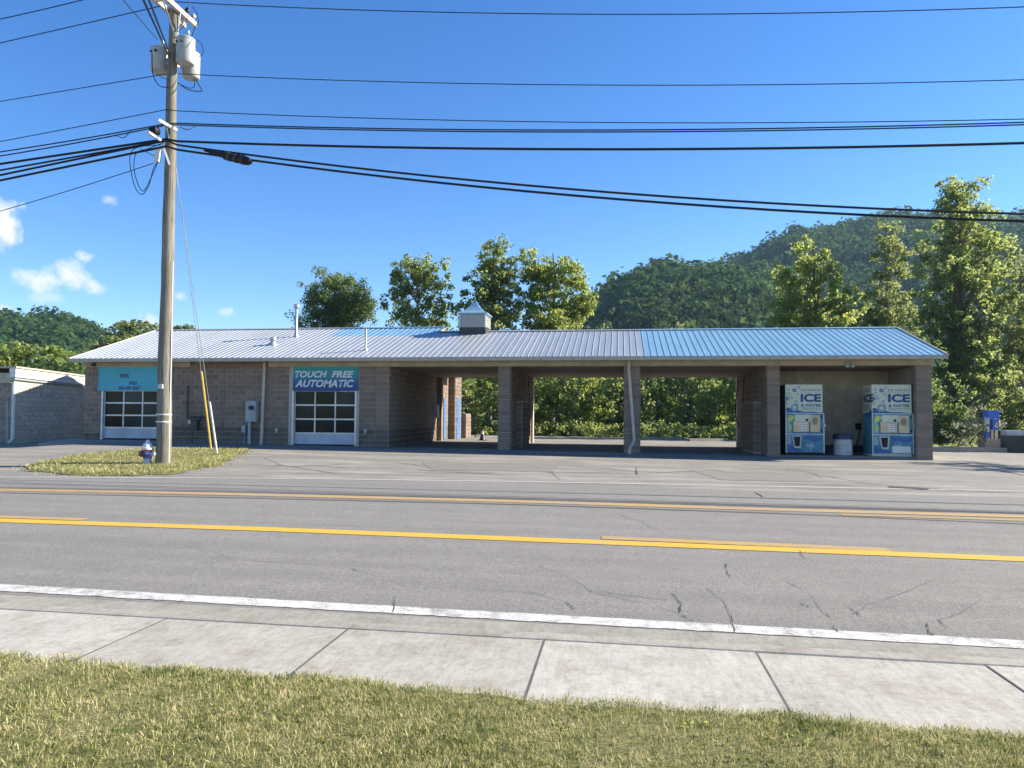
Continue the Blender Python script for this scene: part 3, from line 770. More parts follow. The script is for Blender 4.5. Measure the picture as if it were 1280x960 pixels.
# pipes and vents on the roof
def vent(px, py, top, r, capr=None):
    # stand on the roof plane
    d = ray(px, py); n_ = np.array([0, -SL, 1.]); p0 = np.array([0, EY, EZ]); t = np.dot(p0-CAM, n_)/np.dot(d, n_); p = CAM+d*t
    q = at(px, top, p[1]); m = MB(); m.lathe((p[0], p[1], p[2]-.06), [(r*1.9, 0), (r*1.7, .1), (r, .16), (r, q[2]-p[2]+.06)], 12)
    if capr:
        m.lathe((p[0], p[1], q[2]-.1), [(capr*.6, 0), (capr, .05), (capr, .17), (capr*.3, .22)], 12)
    m.build('vent_pipe', 'galv', B, smooth=True)
vent(370, 421, 383, .065, .13); vent(457, 438, 411, .04); vent(341, 431, 424, .10, .14)
# cupola
cx, cy, hw = -6.06, 30.9, .56
cz = roofz(RM)
cb = MB().box(cx-hw, cx+hw, cy-hw, cy+hw, cz-.25, cz+.12).build('cupola', 'dkmetal', B)
MB().box(cx-hw+.04, cx+hw-.04, cy-hw+.04, cy+hw-.04, cz+.12, cz+.70).build('louvre_box', 'offw', cb)
m = MB()
for k in range(7):
    z = cz+.17+k*.073
    m.add([(cx-hw+.02, cy-hw+.035, z+.06), (cx+hw-.02, cy-hw+.035, z+.06), (cx+hw-.02, cy-hw-.01, z), (cx-hw+.02, cy-hw-.01, z), (cx-hw+.02, cy-hw+.039, z+.05), (cx+hw-.02, cy-hw+.039, z+.05)], [(0, 1, 2, 3), (3, 2, 5, 4)])
    m.add([(cx+hw-.035, cy-hw+.02, z+.06), (cx+hw-.035, cy+hw-.02, z+.06), (cx+hw+.01, cy+hw-.02, z), (cx+hw+.01, cy-hw+.02, z)], [(0, 1, 2, 3)])
o = m.build('louvre_slat', 'offw', cb); o['kind'] = 'stuff'
m = MB()
for sx, sy in ((-1, -1), (1, -1), (1, 1), (-1, 1)): m.box(cx+sx*(hw-.03)-.035, cx+sx*(hw-.03)+.035, cy+sy*(hw-.03)-.035, cy+sy*(hw-.03)+.035, cz+.12, cz+.70)
m.build('corner_post', 'offw', cb)
m = MB(); prof = [(hw+.08, .68), (hw+.08, .72), (hw*.72, .85), (hw*.40, 1.03), (hw*.18, 1.20), (.03, 1.33)]
vs = [(cx+sx*r_, cy+sy*r_, cz+h) for r_, h in prof for sx, sy in ((-1, -1), (1, -1), (1, 1), (-1, 1))]
fs = [(i*4+k, i*4+(k+1) % 4, (i+1)*4+(k+1) % 4, (i+1)*4+k) for i in range(len(prof)-1) for k in range(4)]+[(3, 2, 1, 0), (20, 21, 22, 23)]
m.add(vs, fs).build('cupola_roof', 'blue', cb)
# wall lamp and small wall fittings
p = at(1062, 456, 26.8); m = MB(); m.box(p[0]-.12, p[0]+.12, 26.86, 26.935, p[2]-.05, p[2]+.06); m.lathe((p[0]-.08, 26.72, p[2]-.04), [(.05, 0), (.07, .06), (.03, .15)], 10, 'y'); m.lathe((p[0]+.09, 26.72, p[2]-.04), [(.05, 0), (.07, .06), (.03, .15)], 10, 'y')
m.build('flood_light', 'grey', B)
for px, py in ((346, 537), (457, 538)):
    p = at(px, py, 26.95); m = MB().lathe((p[0], 26.9, p[2]), [(.05, 0), (.06, .05), (.03, .07)], 10, 'y'); m.box(p[0]-.02, p[0]+.02, 26.88, 26.97, p[2]-.12, p[2]-.04); m.build('wall_tap', 'offw', B)
p = at(117, 456, 26.9); MB().box(p[0]-.06, p[0]+.06, 26.84, 26.938, p[2]-.07, p[2]+.07).build('wall_lamp', 'dkmetal', B)
# bay equipment: coin boxes, hoses
for (px, py, Y, X, s_) in ((1190/4+640, 580/4+380, 30.2, 5.24, -1), (58/4+640, 550/4+380, 31.9, -4.07, 1)):
    p = atx(px, py, X); m = MB(); m.box(*sorted((X, X+s_*.22)), p[1]-.2, p[1]+.2, p[2]-.35, p[2]+.35); o = m.build('coin_box', 'galv', B)
    MB().box(*sorted((X+s_*.222, X+s_*.235)), p[1]-.12, p[1]+.12, p[2]-.1, p[2]+.2).build('face_plate', 'wht', o)
    hz = [(X+s_*.15, p[1]+.4, 3.2), (X+s_*.2, p[1]+.5, 2.0), (X+s_*.22, p[1]+.55, 1.0), (X+s_*.25, p[1]+.3, .6), (X+s_*.2, p[1]+.1, 1.2)]
    MB().tube(hz, .02, 6).build('wash_hose', 'black', B)
p = atx(903, 520, 5.24)
MB().tube([(5.2, 33.8, 3.1), (5.1, 33.9, 2.2), (5.05, 33.7, 1.5), (5.15, 33.4, 1.1)], .025, 6).build('wash_hose', 'black', B)
# glimpse of kit on the shaded first bay wall
p = atx(543, 514, -8.55); MB().box(-8.56, -8.36, p[1]-.15, p[1]+.15, p[2]-.3, p[2]+.3).build('coin_box', 'galv', B)

# signs on the front
S = thing('painted_sign', (-19.1, 26.98, 2.4), 'plain turquoise sign board with small dark letters above the left garage door', 'sign')
MB().box(D1[0]-.12, D1[1]+.1, FY-.055, FY+.03, 2.37, 3.287).build('board', 'signblue', S)
m = MB(); z0, z1 = 2.37, 3.287
for a in ((D1[0]-.13, D1[1]+.11, z0-.012, z0+.02), (D1[0]-.13, D1[1]+.11, z1-.02, z1+.012)): m.box(a[0], a[1], FY-.068, FY-.057, a[2], a[3])
m.box(D1[0]-.13, D1[0]-.10, FY-.067, FY-.057, z0, z1); m.box(D1[1]+.08, D1[1]+.11, FY-.067, FY-.057, z0, z1); m.build('edge_trim', 'signblue', S)
def sgn(s, px0, px1, pyt, pyb, Y, mat, par, **k):
    a = at(px0, pyb, Y); b = at(px1, pyt, Y); return text('lettering', s, a[0], a[2], Y, b[2]-a[2], b[0]-a[0], mat, par, **k)
sgn('RIVER', 149.8, 161.5, 467.2, 472.2, FY-.06, 'pnavy', S, bold=.045); sgn('WASH', 160.8, 171, 476.6, 481.2, FY-.06, 'pnavy', S, bold=.045); sgn('304 445 6667', 148, 175.5, 482.4, 487.2, FY-.06, 'pnavy', S, bold=.045)
S = thing('banner_sign', (-11.1, 26.98, 2.4), 'teal and navy sign reading TOUCH FREE AUTOMATIC above a garage door', 'sign')
MB().box(D2[0]+.03, D2[1]+.06, FY-.05, FY+.03, 2.37, 3.287).build('board', 'signgrad', S)
sgn('TOUCH', 368.7, 409, 463.6, 472.0, FY-.056, 'signlet', S, shear=.28, bold=.035, track=1.03); sgn('FREE', 414.5, 442.5, 463.6, 472.0, FY-.056, 'signlet', S, shear=.28, bold=.035, track=1.03); sgn('AUTOMATIC', 369, 442.6, 474.6, 484.0, FY-.056, 'signlet', S, shear=.28, bold=.032, track=1.02)
m = MB(); q = [at(a, b, FY-.054) for a, b in ((368, 489), (425, 489), (427, 487), (431, 486), (434, 490), (438, 488), (441, 488))]; m.tube(q, .012, 5); m.build('wave_line', 'vblue', S)

# ------------------------------------------------------------------ meters on the wall
p = at(316, 514, 26.9); E_ = thing('electric_meter', (p[0], 26.95, .25), 'grey electric meter cabinet on a conduit between the guy guards and downpipe', 'meter')
MB().box(p[0]-.22, p[0]+.20, 26.74, 26.975, p[2]-.40, p[2]+.39).build('cabinet', 'grey', E_)
MB().lathe((p[0]+.03, 26.60, p[2]+.13), [(.06, 0), (.085, .03), (.085, .15)], 14, 'y').build('meter_dial', 'navy', E_, smooth=True)
MB().tube([(p[0]-.10, 26.86, p[2]-.39), (p[0]-.10, 26.86, .1)], .06, 10).build('conduit', 'grey', E_, smooth=True)
MB().box(p[0]-.42, p[0]-.27, 26.85, 26.975, p[2]-.82, p[2]-.55).build('junction_box', 'grey', E_); MB().tube([(p[0]-.34, 26.93, p[2]-.82), (p[0]-.34, 26.93, .1)], .02, 6).build('conduit', 'grey', E_)
p = at(244, 530, 26.9); Gm = thing('gas_meter', (p[0], 26.9, .3), 'dark gas meter and riser pipe low on the wall behind the utility pole', 'meter')
MB().box(p[0]-.02, p[0]+.24, 26.6, 26.82, p[2]-.25, p[2]+.2).build('meter_body', 'dkmetal', Gm); MB().lathe((p[0]+.2, 26.7, p[2]+.12), [(.12, 0), (.14, .04), (.14, .12), (.1, .16)], 12, 'z').build('regulator', 'dkmetal', Gm)
q = at(235, 482, 26.93); MB().tube([(q[0], 26.92, q[2]), (q[0], 26.92, p[2]+.28), (q[0]+.1, 26.85, p[2]+.27), (p[0]+.45, 26.8, p[2]+.27)], .03, 8).build('riser_pipe', 'dkmetal', Gm); MB().tube([(p[0]+.0, 26.72, p[2]-.2), (p[0]-.0, 26.72, .1)], .025, 6).build('riser_pipe', 'dkmetal', Gm)
MB().box(p[0]-.12, p[0]-.02, 26.6, 26.68, p[2]+.02, p[2]+.15).build('tag_plate', 'galv', Gm)

# ------------------------------------------------------------------ ice vending machines
def vend(x0, x1, y0, zb, zt, label, side_print, sticker):
    dep = .95; w = x1-x0; h = zt-zb
    V_ = thing('ice_machine', ((x0+x1)/2, y0+dep/2, zb-.06), label, 'vending machine', 'ice and water vending machines')
    MB().box(x0, x1, y0+.03, y0+dep, zb-.08, zt).build('cabinet', 'print' if side_print else 'black', V_)
    def X(u): return x0+u*w
    def Z(v): return zb+v*h
    up = MB().box(X(.0), X(1), y0, y0+.029, Z(.585), Z(1)).build('top_panel', 'print', V_)
    def poly(name, pts, y, mat, par, th=.004): return MB().prism([(X(a), Z(b)) for a, b in pts], y, y-th, 'y').build(name, mat, par)
    # splash and ice cubes printed on the top panel
    poly('wave_print', [(.02, .60), (.02, .66), (.08, .665), (.16, .64), (.22, .68), (.30, .655), (.36, .62), (.5, .603), (.7, .607), (1.0, .59), (1, .587), (.02, .587)], y0-.001, 'pdeep', up)
    def cube(u, v, s, mat='pcube'):
        a = random.uniform(0, 1.5); pts = [(u+s*(1+.12*(k % 2))*math.cos(a+k*math.pi/3.5), v+s*.55*math.sin(a+k*math.pi/3.5)) for k in range(7)]
        poly('ice_print', pts, y0-.006, mat, up)
        poly('ice_print', [(u+s*.45*math.cos(a+k*1.57), v+s*.25*math.sin(a+k*1.57)) for k in range(4)], y0-.011, 'print' if mat != 'print' else 'pcube', up)
    for c in ((.25, .915, .055), (.36, .96, .035), (.06, .80, .05), (.17, .80, .035), (.29, .755, .045), (.09, .93, .03), (.33, .86, .03), (.05, .72, .04), (.33, .70, .03)): cube(*c, 'pcube' if c[2] < .05 else 'pdeep')
    cube(.25, .665, .11)
    for u, v in ((.05, .86), (.1, .885), (.14, .84), (.03, .77)): poly('drop_print', [(u-.02, v), (u, v+.012), (u+.025, v-.004), (u, v-.015)], y0-.004, 'pblue', up)
    def t_(s, u0, u1, v0, v1, mat='pnavy', bold=.0): text('lettering', s, X(u0), Z(v0), y0-.012, (v1-v0)*h, (u1-u0)*w, mat, up, bold=bold)
    MB().box(X(.40), X(.985), y0-.008, y0-.001, Z(.62), Z(.985)).build('text_panel', 'print', up)
    t_('FILTERED', .42, .96, .905, .935); t_('ICE', .41, .96, .745, .865, bold=.045); t_('& WATER', .42, .96, .675, .72, bold=.03); t_('FRESH PURE COOL', .44, .94, .632, .645)
    for v in (.885, .66, .652): MB().box(X(.41), X(.96), y0-.012, y0-.009, Z(v), Z(v)+.008).build('rule_print', 'pblue', up)
    # middle dispenser door
    md = MB().box(X(.02), X(1.01), y0-.03, y0+.029, Z(.29), Z(.575)).build('service_door', 'pblue', V_)
    MB().box(X(.0), X(1.03), y0-.035, y0-.005, Z(.575), Z(.584)).build('trim_strip', 'alum', md); MB().box(X(.0), X(1.03), y0-.035, y0-.005, Z(.272), Z(.284)).build('trim_strip', 'alum', md)
    MB().box(X(-.005), X(.02), y0-.034, y0-.001, Z(.0), Z(.57)).build('trim_strip', 'alum', md); MB().box(X(1.01), X(1.035), y0-.034, y0-.001, Z(.0), Z(.57)).build('trim_strip', 'alum', md)
    poly('leaf_print', [(.04, .50), (.09, .555), (.2, .55), (.25, .52), (.16, .47), (.06, .44)], y0-.031, 'pgreen', md)
    poly('leaf_print', [(.03, .30), (.03, .44), (.12, .45), (.17, .38), (.15, .30)], y0-.034, 'pcube', md); poly('leaf_print', [(.06, .33), (.08, .41), (.13, .43), (.15, .36), (.11, .32)], y0-.038, 'pgreen', md)
    poly('splash_print', [(.63, .30), (.63, .33), (.75, .345), (.9, .33), (.99, .34), (.99, .30)], y0-.033, 'pdeep', md); poly('cube_print', [(.70, .47), (.78, .53), (.86, .50), (.84, .42), (.74, .41)], y0-.0535, 'tancon', md)
    MB().box(X(.24), X(.66), y0-.04, y0-.031, Z(.46), Z(.56)).build('window_print', 'print', md)
    MB().box(X(.20), X(.62), y0-.05, y0-.032, Z(.31), Z(.465)).build('steel_plate', 'steel', md); MB().box(X(.66), X(.92), y0-.05, y0-.032, Z(.31), Z(.555)).build('steel_plate', 'steel', md)
    for k in range(4): MB().box(X(.38), X(.57), y0-.058, y0-.051, Z(.325)+k*.075, Z(.325)+k*.075+.045).build('price_label', 'wht', md)
    MB().lathe((X(.57), y0-.075, Z(.485)), [(.035, 0), (.045, .02), (.045, .05)], 10, 'y').build('push_button', 'navy', md)
    for v in (.32, .52): MB().box(X(.95), X(.985), y0-.052, y0-.031, Z(v), Z(v)+.07).build('hinge', 'black', md)
    MB().box(X(1.0), X(1.06), y0-.09, y0-.036, Z(.38), Z(.43)).build('handle', 'galv', md)
    # lower door with the ice chute
    lo = MB().box(X(.02), X(1.01), y0-.03, y0+.029, Z(.012), Z(.272)).build('lower_door', 'pblue', V_)
    poly('splash_print', [(.02, .02), (.02, .2), (.1, .23), (.14, .1), (.3, .06), (.5, .05), (.42, .02)], y0-.031, 'pdeep', lo)
    poly('splash_print', [(.5, .10), (.58, .15), (.63, .12), (.70, .17), (.72, .12), (.79, .11), (.70, .08), (.66, .05), (.62, .09)], y0-.031, 'pcube', lo)
    poly('splash_print', [(.03, .13), (.04, .25), (.13, .255), (.15, .17), (.12, .12)], y0-.036, 'pcube', lo); poly('splash_print', [(.45, .20), (.52, .25), (.66, .255), (.8, .24), (.98, .25), (.98, .19), (.8, .17), (.62, .19)], y0-.033, 'pdeep', lo)
    MB().prism([(X(.16), Z(.255)), (X(.42), Z(.255)), (X(.39), Z(.075)), (X(.22), Z(.075))], y0-.075, y0-.032, 'y').build('chute_frame', 'offw', lo)
    MB().prism([(X(.20), Z(.24)), (X(.38), Z(.24)), (X(.36), Z(.10)), (X(.24), Z(.10))], y0-.083, y0-.076, 'y').build('chute_mouth', 'black', lo)
    if sticker: MB().box(X(.49), X(.95), y0-.044, y0-.031, Z(.022), Z(.115)).build('notice_plate', 'wht', lo)
    if side_print:
        def sd(name, pts, mat, th): return MB().prism([(a, Z(b)) for a, b in pts], x0-th, x0-.001, 'x').build(name, mat, V_)
        ya, yb = y0+.03, y0+dep
        wv = sd('wave_print', [(ya, .0), (yb, .0), (yb, .575), (yb-.3, .60), (yb-.7, .575), (ya, .62)], 'pblue', .004)
        sd('wave_print', [(ya, .57), (yb-.5, .50), (yb-.2, .58), (yb-.6, .60), (ya, .64)], 'pdeep', .007)
        text('lettering', 'ICE', yb-.12, Z(.745), x0-.010, h*.12, .98, 'pnavy', V_, bold=.045, axis='x')
        for v in (.9, .93, .70, .67, .64): MB().box(x0-.006, x0-.001, ya+.12, yb-.12, Z(v), Z(v)+.03).build('rule_print', 'pblue', V_)
    return V_
my = 27.22
a = at(981, 481, my); b = at(1029, 481, my); c = at(982, 564, my)
vend(5.78, 7.02, my, .235, 2.63, 'ice and water vending machine with plain black sides beside the left pillar of its bay', False, False)
vend(8.64, 9.93, my, .235, 2.63, 'ice and water vending machine with printed blue side standing against the right pillar', True, True)
# slab below
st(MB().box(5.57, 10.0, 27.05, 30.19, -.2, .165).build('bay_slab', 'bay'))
p = at(1052, 567.5, 28.7)
T = thing('trash_can', (7.77, 27.55, .165), 'round white trash can with dark blue lid between the ice machines', 'trash can')
MB().lathe((7.77, 27.55, .165), [(.29, 0), (.31, .02), (.31, .55), (.30, .56)], 24).build('drum', 'drum', T, smooth=True)
MB().lathe((7.77, 27.55, .726), [(.325, 0), (.325, .16), (.30, .19), (.2, .20)], 24).build('lid', 'navy', T, smooth=True)
o = MB().tube([at(1073, 535, 30.1), at(1075, 538, 30.0), at(1072, 550, 29.9), at(1070, 560, 29.7), (8.6, 29.4, .19)], .022, 6); q_ = at(1073, 533, 30.1); o.box(q_[0]-.09, q_[0]+.09, 30.06, 30.196, q_[2]-.12, q_[2]+.12)
tag(o.build('power_cable', 'black', origin=(9, 30.6, .12)), 'black power cable hanging from the bay wall beside the right ice machine', 'cable')

# ------------------------------------------------------------------ neighbour building on the left
NX, NY = -25.2, 28.0
N = thing('storage_building', (NX-4, 32, .1), 'low cream painted block building with white metal fascia at the left edge', 'building')
m = MB(); m.box(NX-14, NX-.012, NY+.012, NY+.3, -.3, 2.84)
m.add([(NX-.3, NY+.3, -.3), (NX-.012, NY+.3, -.3), (NX-.012, 46, -.3), (NX-.3, 46, -.3), (NX-.3, NY+.3, 2.84), (NX-.012, NY+.3, 2.84), (NX-.012, 46, 2.0), (NX-.3, 46, 2.0)],
      [(0, 1, 2, 3), (4, 5, 6, 7), (0, 1, 5, 4), (1, 2, 6, 5), (2, 3, 7, 6), (3, 0, 4, 7)]); m.build('wall', 'cream', N)
save = (runL, runD); runL = MB(); runD = MB()
course(NY, 40, -.1, 2.6, -9, 'run', face=('x+', NX-.012))
o = runL.build('block_course', 'cream', N); o['kind'] = 'stuff'
runL = MB(); course(NX-14, NX, -.1, 2.6, -9, 'run', face=('y', NY+.012)); o = runL.build('block_course', 'creamshade', N); o['kind'] = 'stuff'
def slopebox(x0, x1, y0, y1, za, zb, zc, zd, name, mat):
    MB().add([(x0, y0, za), (x1, y0, za), (x1, y1, zc), (x0, y1, zc), (x0, y0, zb), (x1, y0, zb), (x1, y1, zd), (x0, y1, zd)],
             [(0, 3, 2, 1), (4, 5, 6, 7), (0, 1, 5, 4), (1, 2, 6, 5), (2, 3, 7, 6), (3, 0, 4, 7)]).build(name, mat, N)
kk_ = -.035*20
slopebox(NX-.1, NX+.10, NY-.1, 46, 2.84, 2.94, 2.84+kk_, 2.94+kk_, 'lower_trim', 'grey'); slopebox(NX-.1, NX+.16, NY-.14, 46, 2.943, 3.13, 2.943+kk_, 3.13+kk_, 'fascia', 'whfas')
slopebox(NX-.1, NX+.20, NY-.18, 46, 3.133, 3.32, 3.133+kk_, 3.32+kk_, 'fascia', 'whfas'); slopebox(NX-14, NX+.25, NY-.22, 46, 3.323, 3.40, 3.323+kk_, 3.40+kk_, 'roof', 'trim')
MB().box(NX-14, NX-.102, NY-.1, NY, 2.70, 3.12).build('front_fascia', 'trim', N)
MB().tube([(NX+.03, NY-.06, 2.72), (NX+.06, NY-.06, .35), (NX+.0, NY-.2, .18)], .07, 8).build('downpipe', 'wht', N)
MB().tube([at(9, 502, NY-.03), at(9, 558, NY-.03)], .02, 6).build('conduit', 'offw', N)
MB().box(NX-14, NX-.02, NY-.012, NY+.0, 1.78, 1.84).build('band', 'grey', N)

# ------------------------------------------------------------------ utility pole
pb = gr(203.5, 580, .05); PX, PY = pb[0], pb[1]; PZ = gh(PX, PY)
ptop = at(217.5, 8, PY)
TOPX, TOPZ = ptop[0], ptop[2]
U = thing('utility_pole', (PX, PY, PZ), 'weathered wooden utility pole with crossarm and three grey transformers on the grass island', 'utility pole')
def polex(z): return PX+(TOPX-PX)*(z-PZ)/(TOPZ-PZ)
hs = np.linspace(PZ-.3, TOPZ, 26)
MB().tube([(polex(z)+.012*math.sin(z*1.7), PY+.01*math.sin(z*1.1+1), z) for z in hs], [.19-.075*(z-PZ)/(TOPZ-PZ)+.004*math.sin(z*5) for z in hs], 18).build('pole', 'wood', U, smooth=True)
def wz(py): return at(210, py, PY)[2]
# crossarms
zc = wz(18)
for s_ in (-1, 1):
    MB().box(TOPX+s_*.16-.05, TOPX+s_*.16+.05, PY-1.7, PY+.75, zc+.02, zc+.15).build('crossarm', 'arm', U)
m = MB()
for yy in (-1.2, -.55, .4): m.box(TOPX-.11, TOPX+.11, PY+yy-.04, PY+yy+.04, zc+.05, zc+.12)
m.build('spacer_block', 'arm', U)
for yy in (-1.5, -.85, .35, .65):
    MB().lathe((TOPX+.16, PY+yy, zc+.15), [(.02, 0), (.02, .08), (.07, .09), (.075, .13), (.05, .17), (.03, .2)], 10).build('insulator', 'galv' if yy != .35 else 'navy', U, smooth=True)
m = MB()
for yy in (-.9, .0): m.bar((TOPX+.2, PY+yy, zc+.05), (polex(zc-.8)+.1, PY, zc-.75), .035, .01)
m.build('arm_brace', 'galv', U)
# transformers
def can(px, pyt, pyb, wpx, Y, lab):
    a = at(px-wpx/2, pyt, Y); b = at(px+wpx/2, pyb, Y); r_ = (b[0]-a[0])/2; h = a[2]-b[2]; c = ((a[0]+b[0])/2, Y, b[2])
    o = MB().lathe(c, [(r_*.9, 0), (r_, .03), (r_, h*.9), (r_*1.04, h*.9), (r_*1.04, h*.95), (r_*.8, h), (r_*.2, h*1.03)], 20).build('transformer', 'tankw', U, smooth=True)
    MB().lathe((c[0]+r_*.3, Y, c[2]+h), [(.04, 0), (.05, .06), (.03, .09), (.045, .12), (.02, .2)], 8).build('bushing', 'galv', o, smooth=True)
    MB().lathe((c[0]+.03, Y-r_*.99, c[2]+h*.74), [(.02, -.05), (.035, -.03), (.035, .02)], 8, 'y').build('terminal', 'dkmetal', o)
    MB().lathe((c[0]-r_*.55, Y-r_*.82, c[2]+h*.74), [(.02, -.05), (.035, -.03), (.035, .02)], 8, 'y').build('terminal', 'dkmetal', o)
    zc_ = c[2]+h*.5; x1 = polex(zc_)
    m = MB()
    for dz in (.15, -.15): m.bar((c[0], Y, zc_+dz), (x1, PY, zc_+dz), .06, .05)
    m.build('bracket', 'galv', o)
can(200, 61, 90, 19, PY+.12, 'l'); can(232, 48.5, 79.5, 19.5, PY-.10, 'r'); can(239, 67, 97.5, 18.5, PY+.42, 'b')
# communication arms, plate, box, bands
def stick(p0, p1, Y0, Y1, w, mat, name): return MB().bar(at(*p0, Y0), at(*p1, Y1), w, w).build(name, mat, U)
stick((198, 150), (221, 163), PY-.55, PY-.16, .07, 'wht', 'standoff_arm'); stick((185, 165), (203, 177), PY-.8, PY-.2, .06, 'wht', 'standoff_arm'); stick((203, 180), (212, 206), PY-.3, PY-.2, .05, 'wht', 'standoff_arm'); stick((208, 158), (212, 176), PY-.25, PY-.2, .03, 'galv', 'standoff_arm')
a = at(193.5, 203, PY-.3); b = at(202, 186, PY-.3); m = MB(); m.prism([(a[0], a[2]), (b[0]-.04, a[2]), (b[0], b[2]-.05), (b[0]-.04, b[2]), (a[0]+.05, b[2])], PY-.36, PY-.26, 'y'); m.build('terminal_box', 'wht', U)
p = at(193, 164, PY-.45); MB().lathe((p[0]-.12, PY-.45, p[2]), [(.04, 0), (.11, .03), (.11, .22), (.04, .26)], 10, 'x').build('splice_box', 'black', U)
m = MB()
for py in (518, 527): z = wz(py); r_ = .19-.075*(z-PZ)/(TOPZ-PZ)+.012; m.lathe((polex(z), PY, z-.02), [(r_, 0), (r_, .035)], 18)
m.build('band', 'wht', U)
p = at(201, 483, PY-.2); MB().box(p[0]-.06, p[0]+.06, PY-.24, PY-.165, p[2]-.06, p[2]+.06).build('number_plate', 'galv', U)
MB().tube([(PX+.185, PY-.03, PZ-.1), (polex(3)+.18, PY-.03, 3), (polex(5.5)+.165, PY-.03, 5.5)], .014, 6).build('ground_wire_cover', 'wht', U)
def loop(pts, r_=.010, name='jumper_wire', mat='black'):
    Q = [Vector(at(a, b, Y)) for a, b, Y in pts]; out = []
    for i in range(len(Q)-1):
        p0 = Q[max(0, i-1)]; p1 = Q[i]; p2 = Q[i+1]; p3 = Q[min(len(Q)-1, i+2)]
        for t in np.linspace(0, 1, 6)[:-1]:
            out.append(.5*((2*p1)+(p2-p0)*t+(2*p0-5*p1+4*p2-p3)*t*t+(3*p1-p0-3*p2+p3)*t**3))
    out.append(Q[-1]); return MB().tube(out, r_, 6).build(name, mat, U, smooth=True)
A = PY-.3
loop([(205, 178, A), (185, 186, A), (170, 192, A), (168, 215, A), (178, 239, A), (189, 222, A), (197, 203, A)]); loop([(203, 181, A), (165, 188, A), (166, 225, A), (176, 243, A), (186, 232, A), (192, 210, A), (200, 200, A)])
loop([(195, 196, A), (183, 190, A), (176, 186, A)]); loop([(190, 67, A), (191, 92, A), (199, 107, A), (211, 109, PY-.2)], .012); loop([(195, 92, A), (203, 97, A), (212, 100, PY-.2)], .010)
loop([(222, 40, PY-.1), (230, 32, PY), (235, 18, PY), (236, 0, PY), (236, -20, PY)]); loop([(239, 48, PY), (243, 36, PY), (248, 26, PY), (245, 14, PY), (240, 9, PY)]); loop([(249, 71, PY+.4), (254, 66, PY+.4), (252, 55, PY+.4), (246, 50, PY+.4)])
loop([(222, 103, PY-.15), (235, 112, PY), (252, 114, PY), (249, 107, PY), (244, 99, PY+.2)], .012); loop([(222, 104, PY-.15), (236, 110, PY), (243, 108, PY), (242, 98, PY+.2)], .010)
loop([(80, 170, PY-.15), (150, 168, PY-.2), (172, 163, A), (185, 166, A)], .010) if False else None
loop([(225, 159, A), (235, 162, A), (244, 158, PY)], .010); loop([(146, 170, A), (155, 172, A), (163, 164, A)], .010)

# ------------------------------------------------------------------ overhead wires
def spanpts(pxs, Y, x_end, zend_clip=None):
    """points seen in the photo, taken in the vertical plane at distance Y, continued as a parabola to x_end"""
    Q = np.array([at(a, b, Y) for a, b in pxs]); c = np.polyfit(Q[:, 0], Q[:, 2], min(2, len(Q)-1))
    if len(c) == 3 and c[0] < 0.0004: c = np.polyfit(Q[:, 0], Q[:, 2], 1)
    return c, Q
def wire(name, left, right, Y, r_, label, xl=-34, xr=40, mat='black', cat='wire', join=True):
    pts = []
    if left:
        c, Q = spanpts(left, Y, xl); xs = np.linspace(xl, Q[-1][0], 26); pts += [(x_, Y, np.polyval(c, x_)) for x_ in xs]
    if right:
        c, Q = spanpts(right, Y, xr); xs = np.linspace(Q[0][0], xr, 46); pts += [(x_, Y, np.polyval(c, x_)) for x_ in xs]
    o = MB().tube(pts, r_, 6).build(name, mat, origin=pts[0], smooth=True)
    return tag(o, label, cat, 'overhead lines at the pole')
wire('power_line', None, [(216, 2), (640, 17.5), (960, 16), (1280, 9)], PY+.4, .012, 'topmost thin power line running right from the crossarm near the pole top')
wire('power_line', [(0, 24), (103, 0), (180, -20)], None, PY-1.4, .012, 'thin power line rising to the near end of the crossarm in the top left corner')
wire('power_line', [(0, 54), (110, 28), (200, 8)], None, PY-.5, .012, 'thin power line on the left just below the topmost one, running to the crossarm')
wire('power_line', [(0, 127), (100, 110), (190, 95), (214, 92)], [(222, 92), (640, 106), (960, 105), (1280, 100)], PY+.1, .011, 'single line passing the pole just below the transformers')
wire('power_line', [(0, 177), (100, 158), (208, 137)], [(222, 138.5), (640, 152), (960, 153), (1280, 149)], PY-.14, .011, 'thin line meeting the pole between the transformers and the black cables')
wire('phone_cable', [(0, 190), (100, 174), (195, 157), (207, 155)], [(222, 154), (640, 162.5), (960, 160.5), (1280, 153)], PY-.2, .016, 'upper strand of the black cable pair at the upper standoff arm')
wire('phone_cable', [(0, 195), (100, 178), (195, 158), (207, 157.5)], [(222, 156), (640, 165), (960, 163), (1280, 156)], PY-.27, .016, 'lower strand of the black cable pair at the upper standoff arm')
wire('phone_cable', [(0, 206), (90, 190), (185, 176), (207, 176)], [(222, 176.5), (640, 186.5), (960, 185), (1280, 179)], PY-.24, .030, 'thick straight black cable just above the sagging pair')
wire('phone_cable', [(0, 219), (90, 201), (150, 187), (185, 178), (208, 178)], [(222, 180), (320, 196), (480, 214.5), (640, 230), (900, 249), (1280, 268)], PY-.30, .027, 'upper cable of the sagging black pair that drops towards the right edge')
wire('phone_cable', [(0, 226), (90, 208), (150, 192), (185, 186), (208, 186)], [(222, 187), (320, 201), (480, 221), (640, 238), (900, 257.5), (1280, 277)], PY-.36, .029, 'lower cable of the sagging black pair, carrying the splice case')
wire('phone_cable', [(0, 214), (90, 196), (150, 184), (180, 180), (205, 179)], None, PY-.26, .024, 'middle black cable of the left bundle between its two neighbours')
wire('drop_wire', [(0, 264), (100, 234), (192, 204)], None, PY-.3, .010, 'thin drop wire falling to the left edge from the white terminal box')
